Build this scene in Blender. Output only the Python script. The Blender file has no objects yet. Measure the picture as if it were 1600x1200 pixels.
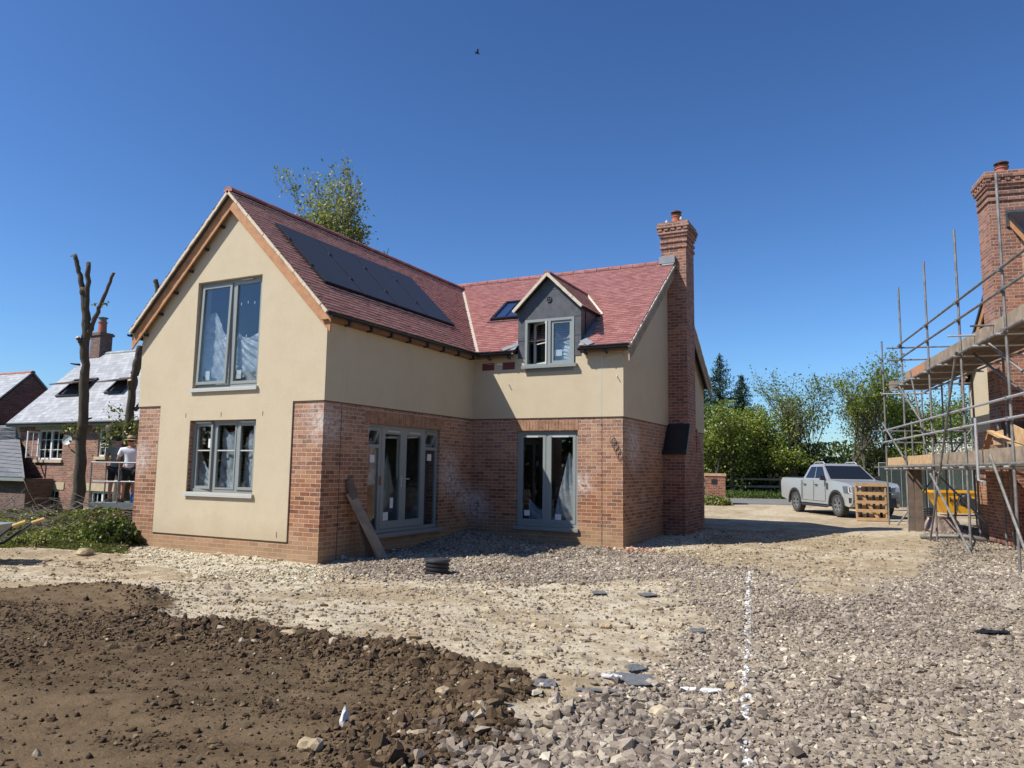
import bpy, bmesh, math, random
import numpy as np
from mathutils import Vector, Matrix, Euler
random.seed(7); rng = np.random.default_rng(11)
sc = bpy.context.scene
COL = sc.collection
W, L1, L2, W2 = 4.722, 5.059, 3.617, 7.44
ZE, HR, HR2, EO, GO, YR, ZE2 = 4.263, 6.788, 6.959, 0.188, 0.226, 3.5725, 4.134
HB = 2.76
CAM = Vector((8.6166, -9.829, 1.6434)); YAW, PITCH, ROLL, FPX = 0.47237, 0.11295, 0.014167, 1164.3
F2 = Vector((-math.sin(YAW), math.cos(YAW), 0)); R2 = Vector((math.cos(YAW), math.sin(YAW), 0))
def V(*a): return Vector(a)
# ---------------- camera
fw = Vector((-math.sin(YAW)*math.cos(PITCH), math.cos(YAW)*math.cos(PITCH), math.sin(PITCH)))
up = R2.cross(fw); r_ = R2*math.cos(ROLL)+up*math.sin(ROLL); u_ = -R2*math.sin(ROLL)+up*math.cos(ROLL)
M = Matrix(((r_.x, u_.x, -fw.x), (r_.y, u_.y, -fw.y), (r_.z, u_.z, -fw.z))).to_4x4(); M.translation = CAM
cd = bpy.data.cameras.new('camera'); cam = bpy.data.objects.new('camera', cd); COL.objects.link(cam)
cam.matrix_world = M; cd.sensor_width = 36; cd.lens = FPX/1600*36; cd.clip_end = 2000; cd.clip_start = .05
sc.camera = cam
def place(px, py, depth):            # a point of the place, from the survey of the photograph
    d = fw + r_*((px-800)/FPX) - u_*((py-600)/FPX)
    return CAM + d*depth
# ---------------- noise in numpy
def _h(ix, iy, s):
    n = (ix.astype(np.int64)*374761393 + iy.astype(np.int64)*668265263 + s*1442695041) & 0x7fffffff
    n = ((n ^ (n >> 13))*1274126177) & 0x7fffffff
    return ((n ^ (n >> 16)) & 0xffff)/65535.0
def vnoise(x, y, s=0):
    ix, iy = np.floor(x), np.floor(y); fx, fy = x-ix, y-iy
    fx = fx*fx*(3-2*fx); fy = fy*fy*(3-2*fy)
    a, b, c, d = _h(ix, iy, s), _h(ix+1, iy, s), _h(ix, iy+1, s), _h(ix+1, iy+1, s)
    return (a*(1-fx)+b*fx)*(1-fy)+(c*(1-fx)+d*fx)*fy
def fbm(x, y, f=1., o=4, s=0):
    t = 0; a = 1.; n = 0
    for i in range(o):
        t = t + a*vnoise(x*f+i*17.3, y*f-i*9.1, s+i); n += a; a *= .5; f *= 2.03
    return t/n
def sd_poly(x, y, P):                # signed distance, negative inside
    d = np.full(x.shape, 1e9); ins = np.zeros(x.shape, bool)
    for (x0, y0), (x1, y1) in zip(P, P[1:]+P[:1]):
        ex, ey = x1-x0, y1-y0; t = np.clip(((x-x0)*ex+(y-y0)*ey)/(ex*ex+ey*ey+1e-9), 0, 1)
        d = np.minimum(d, np.hypot(x-x0-t*ex, y-y0-t*ey))
        c = ((y0 <= y) != (y1 <= y)); ins ^= c & (x < (x1-x0)*(y-y0)/((y1-y0) if y1 != y0 else 1e-9)+x0)
    return np.where(ins, -d, d)
def ss(a, b, x): t = np.clip((x-a)/(b-a), 0, 1); return t*t*(3-2*t)
# ---------------- mesh builder
class Fr:                            # a frame: a along, b outward, c up
    def __init__(s, o=(0,0,0), a=(1,0,0), b=(0,-1,0), c=(0,0,1)):
        s.o, s.a, s.b, s.c = Vector(o), Vector(a), Vector(b), Vector(c)
    def __call__(s, a, b, c): return s.o+s.a*a+s.b*b+s.c*c
    def sub(s, a, b, c, ra=0, rc=0):  # new frame at a point, turned about the a axis or the c axis
        A, B, C = s.a.copy(), s.b.copy(), s.c.copy()
        if ra: q = Matrix.Rotation(ra, 3, A); B, C = q@B, q@C
        if rc: q = Matrix.Rotation(rc, 3, C); A, B = q@A, q@B
        return Fr(s(a, b, c), A, B, C)
WORLD = Fr((0,0,0), (1,0,0), (0,1,0), (0,0,1))
class MB:
    def __init__(s): s.v, s.f, s.uv, s.mi = [], [], [], []
    def face(s, pts, mi=0, uv=None):
        i = len(s.v); s.v += [tuple(p) for p in pts]; s.f.append(tuple(range(i, i+len(pts)))); s.mi.append(mi); s.uv.append(uv)
    def box(s, fr, a0, a1, b0, b1, c0, c1, mi=0, c1b=None):
        if a0 > a1: a0, a1 = a1, a0
        if b0 > b1: b0, b1 = b1, b0
        t1 = c1 if c1b is None else c1b
        s.hexa([fr(a0,b0,c0), fr(a1,b0,c0), fr(a1,b1,c0), fr(a0,b1,c0), fr(a0,b0,c1), fr(a1,b0,t1), fr(a1,b1,t1), fr(a0,b1,c1)], mi)
    def hexa(s, p, mi=0):
        p = [Vector(q) for q in p]; c = sum(p, Vector())/8
        for q in ((0,1,2,3),(4,5,6,7),(0,1,5,4),(1,2,6,5),(2,3,7,6),(3,0,4,7)):
            pts = [p[k] for k in q]; n = (pts[1]-pts[0]).cross(pts[2]-pts[0])
            if n.length < 1e-12: n = (pts[2]-pts[0]).cross(pts[3]-pts[0])
            if n.dot(sum(pts, Vector())/4-c) < 0: pts.reverse()
            s.face(pts, mi)
    def beam(s, p0, p1, w, h, upv=(0,0,1), mi=0):
        p0, p1 = Vector(p0), Vector(p1); d = (p1-p0).normalized(); u = Vector(upv); a = d.cross(u).normalized()*w/2; b = a.cross(d).normalized()*h/2
        s.hexa([p0-a-b, p0+a-b, p0+a+b, p0-a+b, p1-a-b, p1+a-b, p1+a+b, p1-a+b], mi)
    def prism(s, pts, d, mi=0):      # polygon swept by vector d
        pts = [Vector(p) for p in pts]; d = Vector(d); n = Vector()
        for i in range(1, len(pts)-1): n += (pts[i]-pts[0]).cross(pts[i+1]-pts[0])
        if n.dot(d) > 0: pts.reverse()
        s.face(pts, mi); s.face([p+d for p in reversed(pts)], mi)
        for a, b in zip(pts, pts[1:]+pts[:1]): s.face([b, a, a+d, b+d], mi)
    def tube(s, path, rad, n=8, mi=0, cap=True):
        path = [Vector(p) for p in path]; R = rad if isinstance(rad, (list, tuple)) else [rad]*len(path)
        base = len(s.v); x = None
        for i, p in enumerate(path):
            d = (path[min(i+1, len(path)-1)]-path[max(i-1, 0)]).normalized()
            if x is None: x = d.orthogonal().normalized()
            else:
                x = x-d*x.dot(d); x = x.normalized() if x.length > 1e-6 else d.orthogonal().normalized()
            y = d.cross(x)
            for k in range(n):
                t = 2*math.pi*k/n; s.v.append(tuple(p+(x*math.cos(t)+y*math.sin(t))*R[i]))
        for i in range(len(path)-1):
            for k in range(n):
                a, b = base+i*n+k, base+i*n+(k+1) % n; s.f.append((a, b, b+n, a+n)); s.mi.append(mi); s.uv.append(None)
        if cap:
            s.f.append(tuple(base+k for k in reversed(range(n)))); s.mi.append(mi); s.uv.append(None)
            e = base+(len(path)-1)*n; s.f.append(tuple(e+k for k in range(n))); s.mi.append(mi); s.uv.append(None)
    def lathe(s, o, prof, n=16, axis=(0,0,1), mi=0):
        ax = Vector(axis).normalized(); x = ax.orthogonal().normalized(); y = ax.cross(x); o = Vector(o); base = len(s.v)
        for r, h in prof:
            for k in range(n):
                t = 2*math.pi*k/n; s.v.append(tuple(o+ax*h+(x*math.cos(t)+y*math.sin(t))*max(r, 1e-4)))
        for i in range(len(prof)-1):
            for k in range(n):
                a, b = base+i*n+k, base+i*n+(k+1) % n; s.f.append((a, b, b+n, a+n)); s.mi.append(mi); s.uv.append(None)
    def build(s, name, mats, parent=None, smooth=False, bevel=0, autouv=True):
        me = bpy.data.meshes.new(name); me.from_pydata(s.v, [], s.f)
        for m in (mats if isinstance(mats, (list, tuple)) else [mats]): me.materials.append(m)
        me.polygons.foreach_set('material_index', s.mi)
        if autouv:
            ul = me.uv_layers.new(name='UVMap'); me.update()
            for pl, uvs in zip(me.polygons, s.uv):
                n = pl.normal
                if abs(n.z) > .999: U, Vv = Vector((1,0,0)), Vector((0,1,0))
                else: U = Vector((0,0,1)).cross(n).normalized(); Vv = n.cross(U)
                for k, li in enumerate(pl.loop_indices):
                    if uvs: ul.data[li].uv = uvs[k]
                    else: co = me.vertices[me.loops[li].vertex_index].co; ul.data[li].uv = (co.dot(U), co.dot(Vv))
        if smooth: me.polygons.foreach_set('use_smooth', [True]*len(me.polygons))
        o = bpy.data.objects.new(name, me); COL.objects.link(o)
        if parent is not None: o.parent = parent
        if bevel:
            b = o.modifiers.new('bevel', 'BEVEL'); b.width = bevel; b.segments = 2; b.limit_method = 'ANGLE'; b.angle_limit = math.radians(35)
        return o
def tag(o, label=None, cat=None, group=None, kind=None):
    if label: o['label'] = label
    if cat: o['category'] = cat
    if group: o['group'] = group
    if kind: o['kind'] = kind
    return o
def empty(name, loc=(0,0,0), rz=0, label=None, cat=None, group=None):
    o = bpy.data.objects.new(name, None); COL.objects.link(o); o.location = loc; o.rotation_euler.z = rz; o.empty_display_size = .2
    return tag(o, label, cat, group)
def copy_tree(o, parent=None):
    c = o.copy(); COL.objects.link(c)
    if parent is not None: c.parent = parent
    for ch in list(o.children): copy_tree(ch, c)
    return c
# ---------------- materials
def mat(name): 
    m = bpy.data.materials.new(name); m.use_nodes = True; nt = m.node_tree; b = nt.nodes['Principled BSDF']; return m, nt, b
def N(nt, t, **k):
    n = nt.nodes.new(t)
    for a, v in k.items():
        if a in n.inputs.keys() if False else False: pass
        setattr(n, a, v)
    return n
def setin(n, **k):
    for a, v in k.items(): n.inputs[a.replace('_', ' ')].default_value = v
    return n
def rgb(*c): return (c[0], c[1], c[2], 1)
def noise(nt, vec, scale, detail=4, rough=.6):
    n = nt.nodes.new('ShaderNodeTexNoise'); setin(n, Scale=scale, Detail=detail, Roughness=rough); nt.links.new(vec, n.inputs['Vector']); return n.outputs['Fac']
def ramp(nt, fac, stops):
    r = nt.nodes.new('ShaderNodeValToRGB'); e = r.color_ramp.elements
    while len(e) < len(stops): e.new(.5)
    for el, (p, c) in zip(e, stops): el.position = p; el.color = rgb(*c) if len(c) == 3 else c
    nt.links.new(fac, r.inputs['Fac']); return r.outputs['Color']
def mix(nt, fac, a, b, mode='MIX'):
    m = nt.nodes.new('ShaderNodeMix'); m.data_type = 'RGBA'; m.blend_type = mode; m.clamp_factor = True
    for s, v in ((m.inputs[0], fac), (m.inputs[6], a), (m.inputs[7], b)):
        if isinstance(v, (int, float)): s.default_value = v
        elif isinstance(v, tuple): s.default_value = rgb(*v[:3])
        else: nt.links.new(v, s)
    return m.outputs[2]
def mth(nt, op, a, b=0., c=None):
    m = nt.nodes.new('ShaderNodeMath'); m.operation = op
    for s, v in zip(m.inputs, (a, b, c)):
        if v is None: continue
        if isinstance(v, (int, float)): s.default_value = v
        else: nt.links.new(v, s)
    return m.outputs[0]
def bump(nt, b, h, strength=.4, dist=.01):
    n = nt.nodes.new('ShaderNodeBump'); n.inputs['Strength'].default_value = strength; n.inputs['Distance'].default_value = dist
    nt.links.new(h, n.inputs['Height']); nt.links.new(n.outputs['Normal'], b.inputs['Normal'])
def objco(nt): return nt.nodes.new('ShaderNodeTexCoord').outputs['Object']
def uvco(nt): return nt.nodes.new('ShaderNodeTexCoord').outputs['UV']
def plain(name, c, rough=.6, metal=0, var=.12, scale=8, bmp=0, spec=None):
    m, nt, b = mat(name); co = objco(nt)
    f = noise(nt, co, scale, 5, .65)
    lo = tuple(x*(1-var) for x in c); hi = tuple(min(1, x*(1+var)) for x in c)
    nt.links.new(ramp(nt, f, [(.3, lo), (.7, hi)]), b.inputs['Base Color'])
    b.inputs['Roughness'].default_value = rough; b.inputs['Metallic'].default_value = metal
    if spec is not None: b.inputs['Specular IOR Level'].default_value = spec
    if bmp: bump(nt, b, noise(nt, co, scale*12, 3), bmp, .004)
    return m
def brickmat(name, c1, c2, mortar, eff=.0, bw=.225, bh=.075, tanbase=0, spl=()):
    m, nt, b = mat(name); uv = uvco(nt)
    bt = nt.nodes.new('ShaderNodeTexBrick'); bt.offset = .5; bt.squash = 1
    setin(bt, Scale=1., Mortar_Size=.0052, Mortar_Smooth=.25, Bias=-.15, Brick_Width=bw, Row_Height=bh)
    bt.inputs['Color1'].default_value = rgb(0,0,0); bt.inputs['Color2'].default_value = rgb(1,1,1); bt.inputs['Mortar'].default_value = rgb(.5,.5,.5)
    # waver the coordinate a little so that the joints are not ruled
    wn = nt.nodes.new('ShaderNodeTexNoise'); setin(wn, Scale=9., Detail=2.); nt.links.new(uv, wn.inputs['Vector'])
    va = nt.nodes.new('ShaderNodeVectorMath'); va.operation = 'MULTIPLY_ADD'; nt.links.new(wn.outputs['Color'], va.inputs[0]); va.inputs[1].default_value = (.007, .006, 0); nt.links.new(uv, va.inputs[2])
    nt.links.new(va.outputs[0], bt.inputs['Vector'])
    n1 = noise(nt, uv, 14, 6, .75); n2 = noise(nt, uv, 1.1, 4, .6); n3 = noise(nt, uv, 60, 3, .7)
    per = bt.outputs['Color']; mid = tuple((x+y)/2 for x, y in zip(c1, c2))
    br = ramp(nt, per, [(0, tuple(x*.5 for x in c1)), (.18, c1), (.5, mid), (.8, tuple(x*1.12 for x in c2)), (.93, (c2[0]*1.1, c2[0]*.82, c2[0]*.6)), (1, tuple(x*.62 for x in mid))])
    br = mix(nt, ramp(nt, n1, [(.4, (0,)*3), (.7, (.55,)*3)]), br, tuple(x*1.35 for x in mid))
    br = mix(nt, ramp(nt, n3, [(.35, (.5,)*3), (.6, (0,)*3)]), br, tuple(x*.5 for x in mid), 'MIX')
    br = mix(nt, ramp(nt, n2, [(.35, (.45,)*3), (.65, (0,)*3)]), br, mix(nt, 1., br, (.62,.55,.52), 'MULTIPLY'))
    col = mix(nt, bt.outputs['Fac'], br, mortar)
    if eff:
        sep = nt.nodes.new('ShaderNodeSeparateXYZ'); nt.links.new(uv, sep.inputs[0])
        hz = ramp(nt, mth(nt, 'MULTIPLY', sep.outputs['Y'], .3333), [(.38, (.0,)*3), (.8, (1,)*3)])
        pn = ramp(nt, noise(nt, uv, 1.6, 5, .7), [(.46, (0,)*3), (.66, (1,)*3)])
        fn = ramp(nt, noise(nt, uv, 22, 4, .8), [(.4, (0,)*3), (.62, (1,)*3)])
        f = mth(nt, 'MULTIPLY', mth(nt, 'MULTIPLY', mth(nt, 'ADD', mth(nt, 'MULTIPLY', hz, .7), mth(nt, 'MULTIPLY', pn, .6)), fn), eff)
        col = mix(nt, f, col, (.56,.49,.44))
    for (px_, rr) in spl:
        sb = nt.nodes.new('ShaderNodeVectorMath'); sb.operation = 'DISTANCE'; nt.links.new(objco(nt), sb.inputs[0]); sb.inputs[1].default_value = px_
        mk = ramp(nt, mth(nt, 'ADD', mth(nt, 'DIVIDE', sb.outputs['Value'], rr), mth(nt, 'MULTIPLY', mth(nt, 'SUBTRACT', n2, .5), 1.2)), [(.2, (1,)*3), (1, (0,)*3)])
        col = mix(nt, mth(nt, 'MULTIPLY', mth(nt, 'MULTIPLY', mk, ramp(nt, noise(nt, uv, 9, 4, .8), [(.4, (0,)*3), (.6, (1,)*3)])), .75), col, (.62,.58,.55))
    if tanbase:
        sp = nt.nodes.new('ShaderNodeSeparateXYZ'); nt.links.new(uv, sp.inputs[0])
        hz = ramp(nt, mth(nt, 'ADD', sp.outputs['Y'], mth(nt, 'MULTIPLY', n2, .25)), [(.25, (tanbase,)*3), (.75, (0,)*3)])
        col = mix(nt, hz, col, (.36,.25,.14))
    nt.links.new(col, b.inputs['Base Color']); b.inputs['Roughness'].default_value = .88
    h = mth(nt, 'ADD', mth(nt, 'MULTIPLY', bt.outputs['Fac'], -.9), mth(nt, 'MULTIPLY', n3, .5))
    bump(nt, b, h, .7, .006)
    return m
M_ = {}
SPL = [((0,4.05,1.5),.62),((0,4.75,1.0),.55),((.15,5.06,.8),.5),((2.72,5.06,1.35),.32),((-4.62,0,1.7),.42),((3.62,5.8,2.2),.7),((0,.15,2.4),.5)]
M_['brick'] = brickmat('red_brick', (.25,.085,.04), (.39,.195,.095), (.50,.38,.25), .42, tanbase=.6, spl=SPL)
M_['brick_plain'] = brickmat('red_brick_plain', (.18,.052,.03), (.35,.145,.078), (.43,.32,.23), .25)
M_['brick_dark'] = brickmat('weathered_brick', (.10,.042,.034), (.17,.08,.06), (.20,.16,.13), .2)
def rendermat():
    m, nt, b = mat('cream_render'); co = objco(nt)
    f1 = noise(nt, co, 1.0, 4, .6); f2 = noise(nt, co, 55, 4, .8)
    c = mix(nt, f1, (.49,.415,.285), (.55,.465,.325)); c = mix(nt, ramp(nt, f2, [(.36, (.30,)*3), (.52, (0,)*3)]), c, (.36,.29,.19))
    # rain-splashed dirt along the foot and faint blotches of uneven drying
    sp = nt.nodes.new('ShaderNodeSeparateXYZ'); nt.links.new(co, sp.inputs[0])
    f3 = noise(nt, co, 2.3, 5, .65); ft = ramp(nt, mth(nt, 'SUBTRACT', sp.outputs['Z'], mth(nt, 'MULTIPLY', f3, .5)), [(.12, (.45,)*3), (.5, (0,)*3)])
    c = mix(nt, ft, c, (.36,.28,.17)); c = mix(nt, ramp(nt, f3, [(.45, (0,)*3), (.7, (.4,)*3)]), c, (.44,.36,.235))
    nt.links.new(c, b.inputs['Base Color']); b.inputs['Roughness'].default_value = .95
    bump(nt, b, mth(nt, 'ADD', noise(nt, co, 70, 4, .8), mth(nt, 'MULTIPLY', f3, 1.5)), .6, .007); return m
M_['render'] = rendermat()
def tilemat():
    m, nt, b = mat('clay_roof_tile'); uv = uvco(nt)
    bt = nt.nodes.new('ShaderNodeTexBrick'); bt.offset = .5; setin(bt, Scale=1., Mortar_Size=.0025, Mortar_Smooth=.2, Bias=0., Brick_Width=.165, Row_Height=.1)
    bt.inputs['Color1'].default_value = rgb(0,0,0); bt.inputs['Color2'].default_value = rgb(1,1,1); bt.inputs['Mortar'].default_value = rgb(.4,.4,.4); nt.links.new(uv, bt.inputs['Vector'])
    c = ramp(nt, bt.outputs['Color'], [(0, (.18,.062,.054)), (.5, (.27,.10,.086)), (1, (.36,.165,.14))])
    c = mix(nt, ramp(nt, noise(nt, uv, .8, 4), [(.35, (0,)*3), (.7, (.4,)*3)]), c, (.33,.145,.125))
    c = mix(nt, ramp(nt, noise(nt, uv, 40, 4, .8), [(.42, (.3,)*3), (.6, (0,)*3)]), c, (.22,.07,.07))
    nt.links.new(c, b.inputs['Base Color']); b.inputs['Roughness'].default_value = .8
    bump(nt, b, noise(nt, uv, 90, 3), .3, .003); return m
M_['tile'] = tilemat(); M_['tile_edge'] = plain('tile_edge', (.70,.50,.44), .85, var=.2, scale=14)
def slatemat():
    m, nt, b = mat('grey_slate'); uv = uvco(nt)
    bt = nt.nodes.new('ShaderNodeTexBrick'); bt.offset = .5; setin(bt, Scale=1., Mortar_Size=.006, Mortar_Smooth=.1, Bias=0., Brick_Width=.3, Row_Height=.2)
    bt.inputs['Color1'].default_value = rgb(0,0,0); bt.inputs['Color2'].default_value = rgb(1,1,1); bt.inputs['Mortar'].default_value = rgb(0,0,0); nt.links.new(uv, bt.inputs['Vector'])
    c = ramp(nt, bt.outputs['Color'], [(0, (.20,.205,.21)), (.5, (.29,.295,.30)), (1, (.40,.405,.41))]); c = mix(nt, bt.outputs['Fac'], c, (.06,.06,.07))
    c = mix(nt, mth(nt, 'MULTIPLY', noise(nt, uv, 3, 5), .5), c, (.30,.31,.33))
    nt.links.new(c, b.inputs['Base Color']); b.inputs['Roughness'].default_value = .5
    bump(nt, b, mth(nt, 'ADD', bt.outputs['Color'], mth(nt, 'MULTIPLY', bt.outputs['Fac'], -1.)), .5, .01); return m
M_['slate'] = slatemat()
M_['frame'] = plain('grey_window_frame', (.235,.26,.25), .4, var=.04)
M_['frame_light'] = plain('pale_window_trim', (.46,.475,.45), .4, var=.03)
M_['white'] = plain('white_plastic', (.75,.76,.76), .4, var=.04)
M_['timber'] = plain('oak_timber', (.40,.195,.085), .7, var=.25, scale=6, bmp=.3)
M_['timber_pale'] = plain('pale_pine', (.50,.33,.17), .75, var=.28, scale=7, bmp=.3)
M_['fascia'] = plain('shade_toned_fascia', (.20,.10,.05), .75, var=.2, scale=6)  # orange timber toned down, the shade at the eaves put into its colour
M_['board'] = plain('grey_scaffold_board', (.27,.21,.15), .85, var=.35, scale=4, bmp=.4)
M_['board_dark'] = plain('dark_brown_board', (.14,.10,.075), .85, var=.3, scale=5, bmp=.4)  # darker, browner board tone, also on the upper deck
M_['osb'] = plain('orange_osb', (.45,.22,.12), .8, var=.2, scale=10, bmp=.3)
M_['black'] = plain('black_plastic', (.018,.018,.02), .45, var=.2)
M_['gutter'] = plain('black_gutter', (.012,.013,.017), .3, var=.2)
M_['lead'] = plain('lead_sheet', (.075,.079,.087), .5, var=.3, scale=5, bmp=.25, spec=.4)
M_['leadl'] = plain('lead_flashing', (.22,.23,.24), .45, var=.15, scale=5)
M_['mortar'] = plain('pale_mortar', (.56,.48,.37), .9, var=.12, scale=20, bmp=.4)
M_['galv'] = plain('galvanised_tube', (.20,.19,.175), .55, metal=.3, var=.45, scale=5)
M_['galvl'] = plain('galvanised_tube_bright', (.46,.46,.45), .42, metal=.4, var=.15, scale=9)
M_['dark'] = plain('dark_interior', (.05,.047,.045), .9, var=.2)
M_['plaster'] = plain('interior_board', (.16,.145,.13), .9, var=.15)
M_['terracotta'] = plain('terracotta', (.36,.12,.075), .75, var=.15)
M_['ventbrick'] = plain('terracotta_vent', (.20,.05,.04), .8, var=.15)
M_['stone'] = plain('cream_stone', (.47,.38,.25), .85, var=.12, scale=5)
M_['solar'] = plain('solar_glass', (.046,.047,.052), .42, var=.06, spec=.3)
M_['rock'] = plain('tan_rock', (.34,.26,.16), .95, var=.3, scale=9, bmp=.6)
M_['slatebit'] = plain('broken_slate', (.13,.13,.135), .6, var=.2, scale=12)
M_['sheetw'] = plain('white_sheet', (.68,.68,.66), .5, var=.08, scale=20)
M_['yellow'] = plain('yellow_paint', (.72,.36,.012), .45, var=.12, scale=6)
M_['blue'] = plain('blue_plastic', (.03,.12,.30), .5)
def glassmat(name, refl, tint=(.75,.8,.82)):
    m = bpy.data.materials.new(name); m.use_nodes = True; nt = m.node_tree; nt.nodes.clear()
    out = nt.nodes.new('ShaderNodeOutputMaterial'); g = nt.nodes.new('ShaderNodeBsdfGlossy'); g.inputs['Roughness'].default_value = .02; g.inputs['Color'].default_value = rgb(.95,.97,1)
    t = nt.nodes.new('ShaderNodeBsdfTransparent'); t.inputs['Color'].default_value = rgb(*tint)
    lw = nt.nodes.new('ShaderNodeLayerWeight'); lw.inputs['Blend'].default_value = .5
    fac = mth(nt, 'ADD', mth(nt, 'POWER', lw.outputs['Facing'], 4.), refl)
    mx = nt.nodes.new('ShaderNodeMixShader'); nt.links.new(fac, mx.inputs[0]); nt.links.new(t.outputs[0], mx.inputs[1]); nt.links.new(g.outputs[0], mx.inputs[2]); nt.links.new(mx.outputs[0], out.inputs[0])
    return m
M_['glass'] = glassmat('window_glass', .055, (.86,.89,.9)); M_['glass_dark'] = glassmat('tinted_glass', .14, (.12,.13,.14))
def sheetmat():
    m = bpy.data.materials.new('clear_polythene'); m.use_nodes = True; nt = m.node_tree; nt.nodes.clear()
    out = nt.nodes.new('ShaderNodeOutputMaterial'); p = nt.nodes.new('ShaderNodeBsdfPrincipled'); setin(p, Roughness=.38); p.inputs['Base Color'].default_value = rgb(.72,.76,.80)
    t = nt.nodes.new('ShaderNodeBsdfTransparent'); mx = nt.nodes.new('ShaderNodeMixShader'); co = objco(nt)
    nt.links.new(ramp(nt, noise(nt, co, 5, 4), [(.3, (.3,)*3), (.7, (.75,)*3)]), mx.inputs[0]); nt.links.new(t.outputs[0], mx.inputs[1]); nt.links.new(p.outputs[0], mx.inputs[2]); nt.links.new(mx.outputs[0], out.inputs[0])
    return m
M_['poly'] = sheetmat()
def leafmat(name, c1, c2, c3, tr=.35):
    m = bpy.data.materials.new(name); m.use_nodes = True; nt = m.node_tree; nt.nodes.clear(); out = nt.nodes.new('ShaderNodeOutputMaterial')
    co = objco(nt); a = nt.nodes.new('ShaderNodeAttribute'); a.attribute_name = 'tint'
    c = ramp(nt, a.outputs['Fac'], [(0, c1), (.55, c2), (1, c3)])
    d = nt.nodes.new('ShaderNodeBsdfDiffuse'); t = nt.nodes.new('ShaderNodeBsdfTranslucent'); g = nt.nodes.new('ShaderNodeBsdfGlossy'); g.inputs['Roughness'].default_value = .45
    nt.links.new(c, d.inputs['Color']); nt.links.new(mix(nt, 1., c, (1.1,1.15,.6), 'MULTIPLY'), t.inputs['Color'])
    mx = nt.nodes.new('ShaderNodeMixShader'); mx.inputs[0].default_value = tr; nt.links.new(d.outputs[0], mx.inputs[1]); nt.links.new(t.outputs[0], mx.inputs[2])
    m2 = nt.nodes.new('ShaderNodeMixShader'); m2.inputs[0].default_value = .04; nt.links.new(mx.outputs[0], m2.inputs[1]); nt.links.new(g.outputs[0], m2.inputs[2]); nt.links.new(m2.outputs[0], out.inputs[0])
    return m
M_['leaf'] = leafmat('spring_leaf', (.10,.14,.02), (.20,.25,.035), (.34,.38,.06), .45)
M_['leaf_dk'] = leafmat('hedge_leaf', (.04,.06,.014), (.075,.10,.022), (.13,.155,.035), .3)
M_['leaf_con'] = leafmat('conifer_leaf', (.012,.035,.018), (.022,.055,.028), (.04,.085,.045), .12)
M_['leaf_pale'] = leafmat('silvery_leaf', (.14,.16,.05), (.25,.27,.09), (.40,.36,.14), .45)
M_['leaf_cut'] = leafmat('wilting_leaf', (.135,.095,.05), (.15,.185,.04), (.32,.31,.09), .3)
M_['grass'] = leafmat('grass_blade', (.06,.10,.015), (.10,.15,.025), (.16,.19,.05), .3)
M_['blossom'] = leafmat('white_blossom', (.5,.5,.42), (.62,.62,.55), (.75,.75,.7), .3)
def barkmat(name, c, c2):
    m, nt, b = mat(name); co = objco(nt); mp = nt.nodes.new('ShaderNodeMapping'); mp.inputs['Scale'].default_value = (1,1,.35); nt.links.new(co, mp.inputs[0])
    f = noise(nt, mp.outputs[0], 22, 6, .75); g = noise(nt, co, 3, 4)
    cc = mix(nt, g, ramp(nt, f, [(.3, tuple(x*.5 for x in c)), (.7, c)]), ramp(nt, f, [(.3, c), (.7, c2)])); nt.links.new(cc, b.inputs['Base Color']); b.inputs['Roughness'].default_value = .95
    bump(nt, b, f, .8, .03); return m
M_['bark'] = barkmat('rough_bark', (.075,.062,.045), (.12,.11,.08)); M_['bark_pale'] = barkmat('pale_bark', (.17,.14,.11), (.28,.25,.21))
# ================= GROUND
SOIL = [(-2.33,-5.74),(-1.17,-4.34),(-.82,-3.77),(-.25,-3.29),(.71,-3.61),(1.94,-4.43),(2.98,-4.25),(3.72,-4.17),(4.48,-4.18),(5.27,-4.37),(5.84,-4.43),(6.21,-4.69),(6.3,-5.18),(6.57,-5.4),(6.52,-5.75),(6.37,-6.01),(6.45,-6.33),(6.76,-6.88),(5.5,-9.5),(0,-11),(-4,-8)]
GRA = [(6.82,-6.91),(6.45,-6.28),(6.46,-5.78),(6.57,-5.3),(6.6,-4.85),(6.93,-4.45),(6.91,-2.95),(6.82,-1.28),(6.24,.12),(5.73,1.12),(5.76,2.84),(6.6,3.5),(7.2,1.0),(7.9,.6),(8.6,3.0),(9.3,7.0),(9.6,16),(12,17),(12.5,4.26),(12,-5),(10.5,-9),(7.6,-9)]
GRB = [(.99,-.99),(.64,.6),(-.3,1.0),(-.6,5.6),(3.2,5.6),(3.4,5.0),(3.84,4.44),(4.93,4.39),(5.66,3.27),(5.73,1.28),(4.5,.34),(3.72,-.16),(2.88,-.69),(1.94,-.92)]
CHK = [(-5.6,.3),(.2,-.25),(1.2,-.6),(1.7,-1.07),(1.5,-1.9),(-.01,-2.1),(-2.01,-1.6),(-4.6,-.5)]
CHK2 = [(3.6,4.95),(3.75,10.5),(4.7,10),(4.9,6),(4.6,4.6)]
LGT = [(3.11,-.9),(5.77,1.15),(6.39,-.35),(6.7,-2.46),(5.48,-2.09),(4.06,-1.53)]
def zones(x, y):
    w = (fbm(x, y, 1.7, 4, 3)-.5)*.9; w2 = (fbm(x, y, 6, 3, 5)-.5)*.5
    z = {}
    for k, P, s in (('soil', SOIL, .18), ('ga', GRA, .5), ('gb', GRB, .35), ('chk', CHK, .3), ('chk2', CHK2, .3), ('lgt', LGT, .6)):
        d = sd_poly(x, y, P)+w*(.5 if k == 'soil' else .9)+w2; z[k] = 1-ss(-s, s, d)
    z['chk'] = np.maximum(z['chk'], z['chk2']); z['gb'] = z['gb']*(1-z['chk']*.6)
    return z
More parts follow.
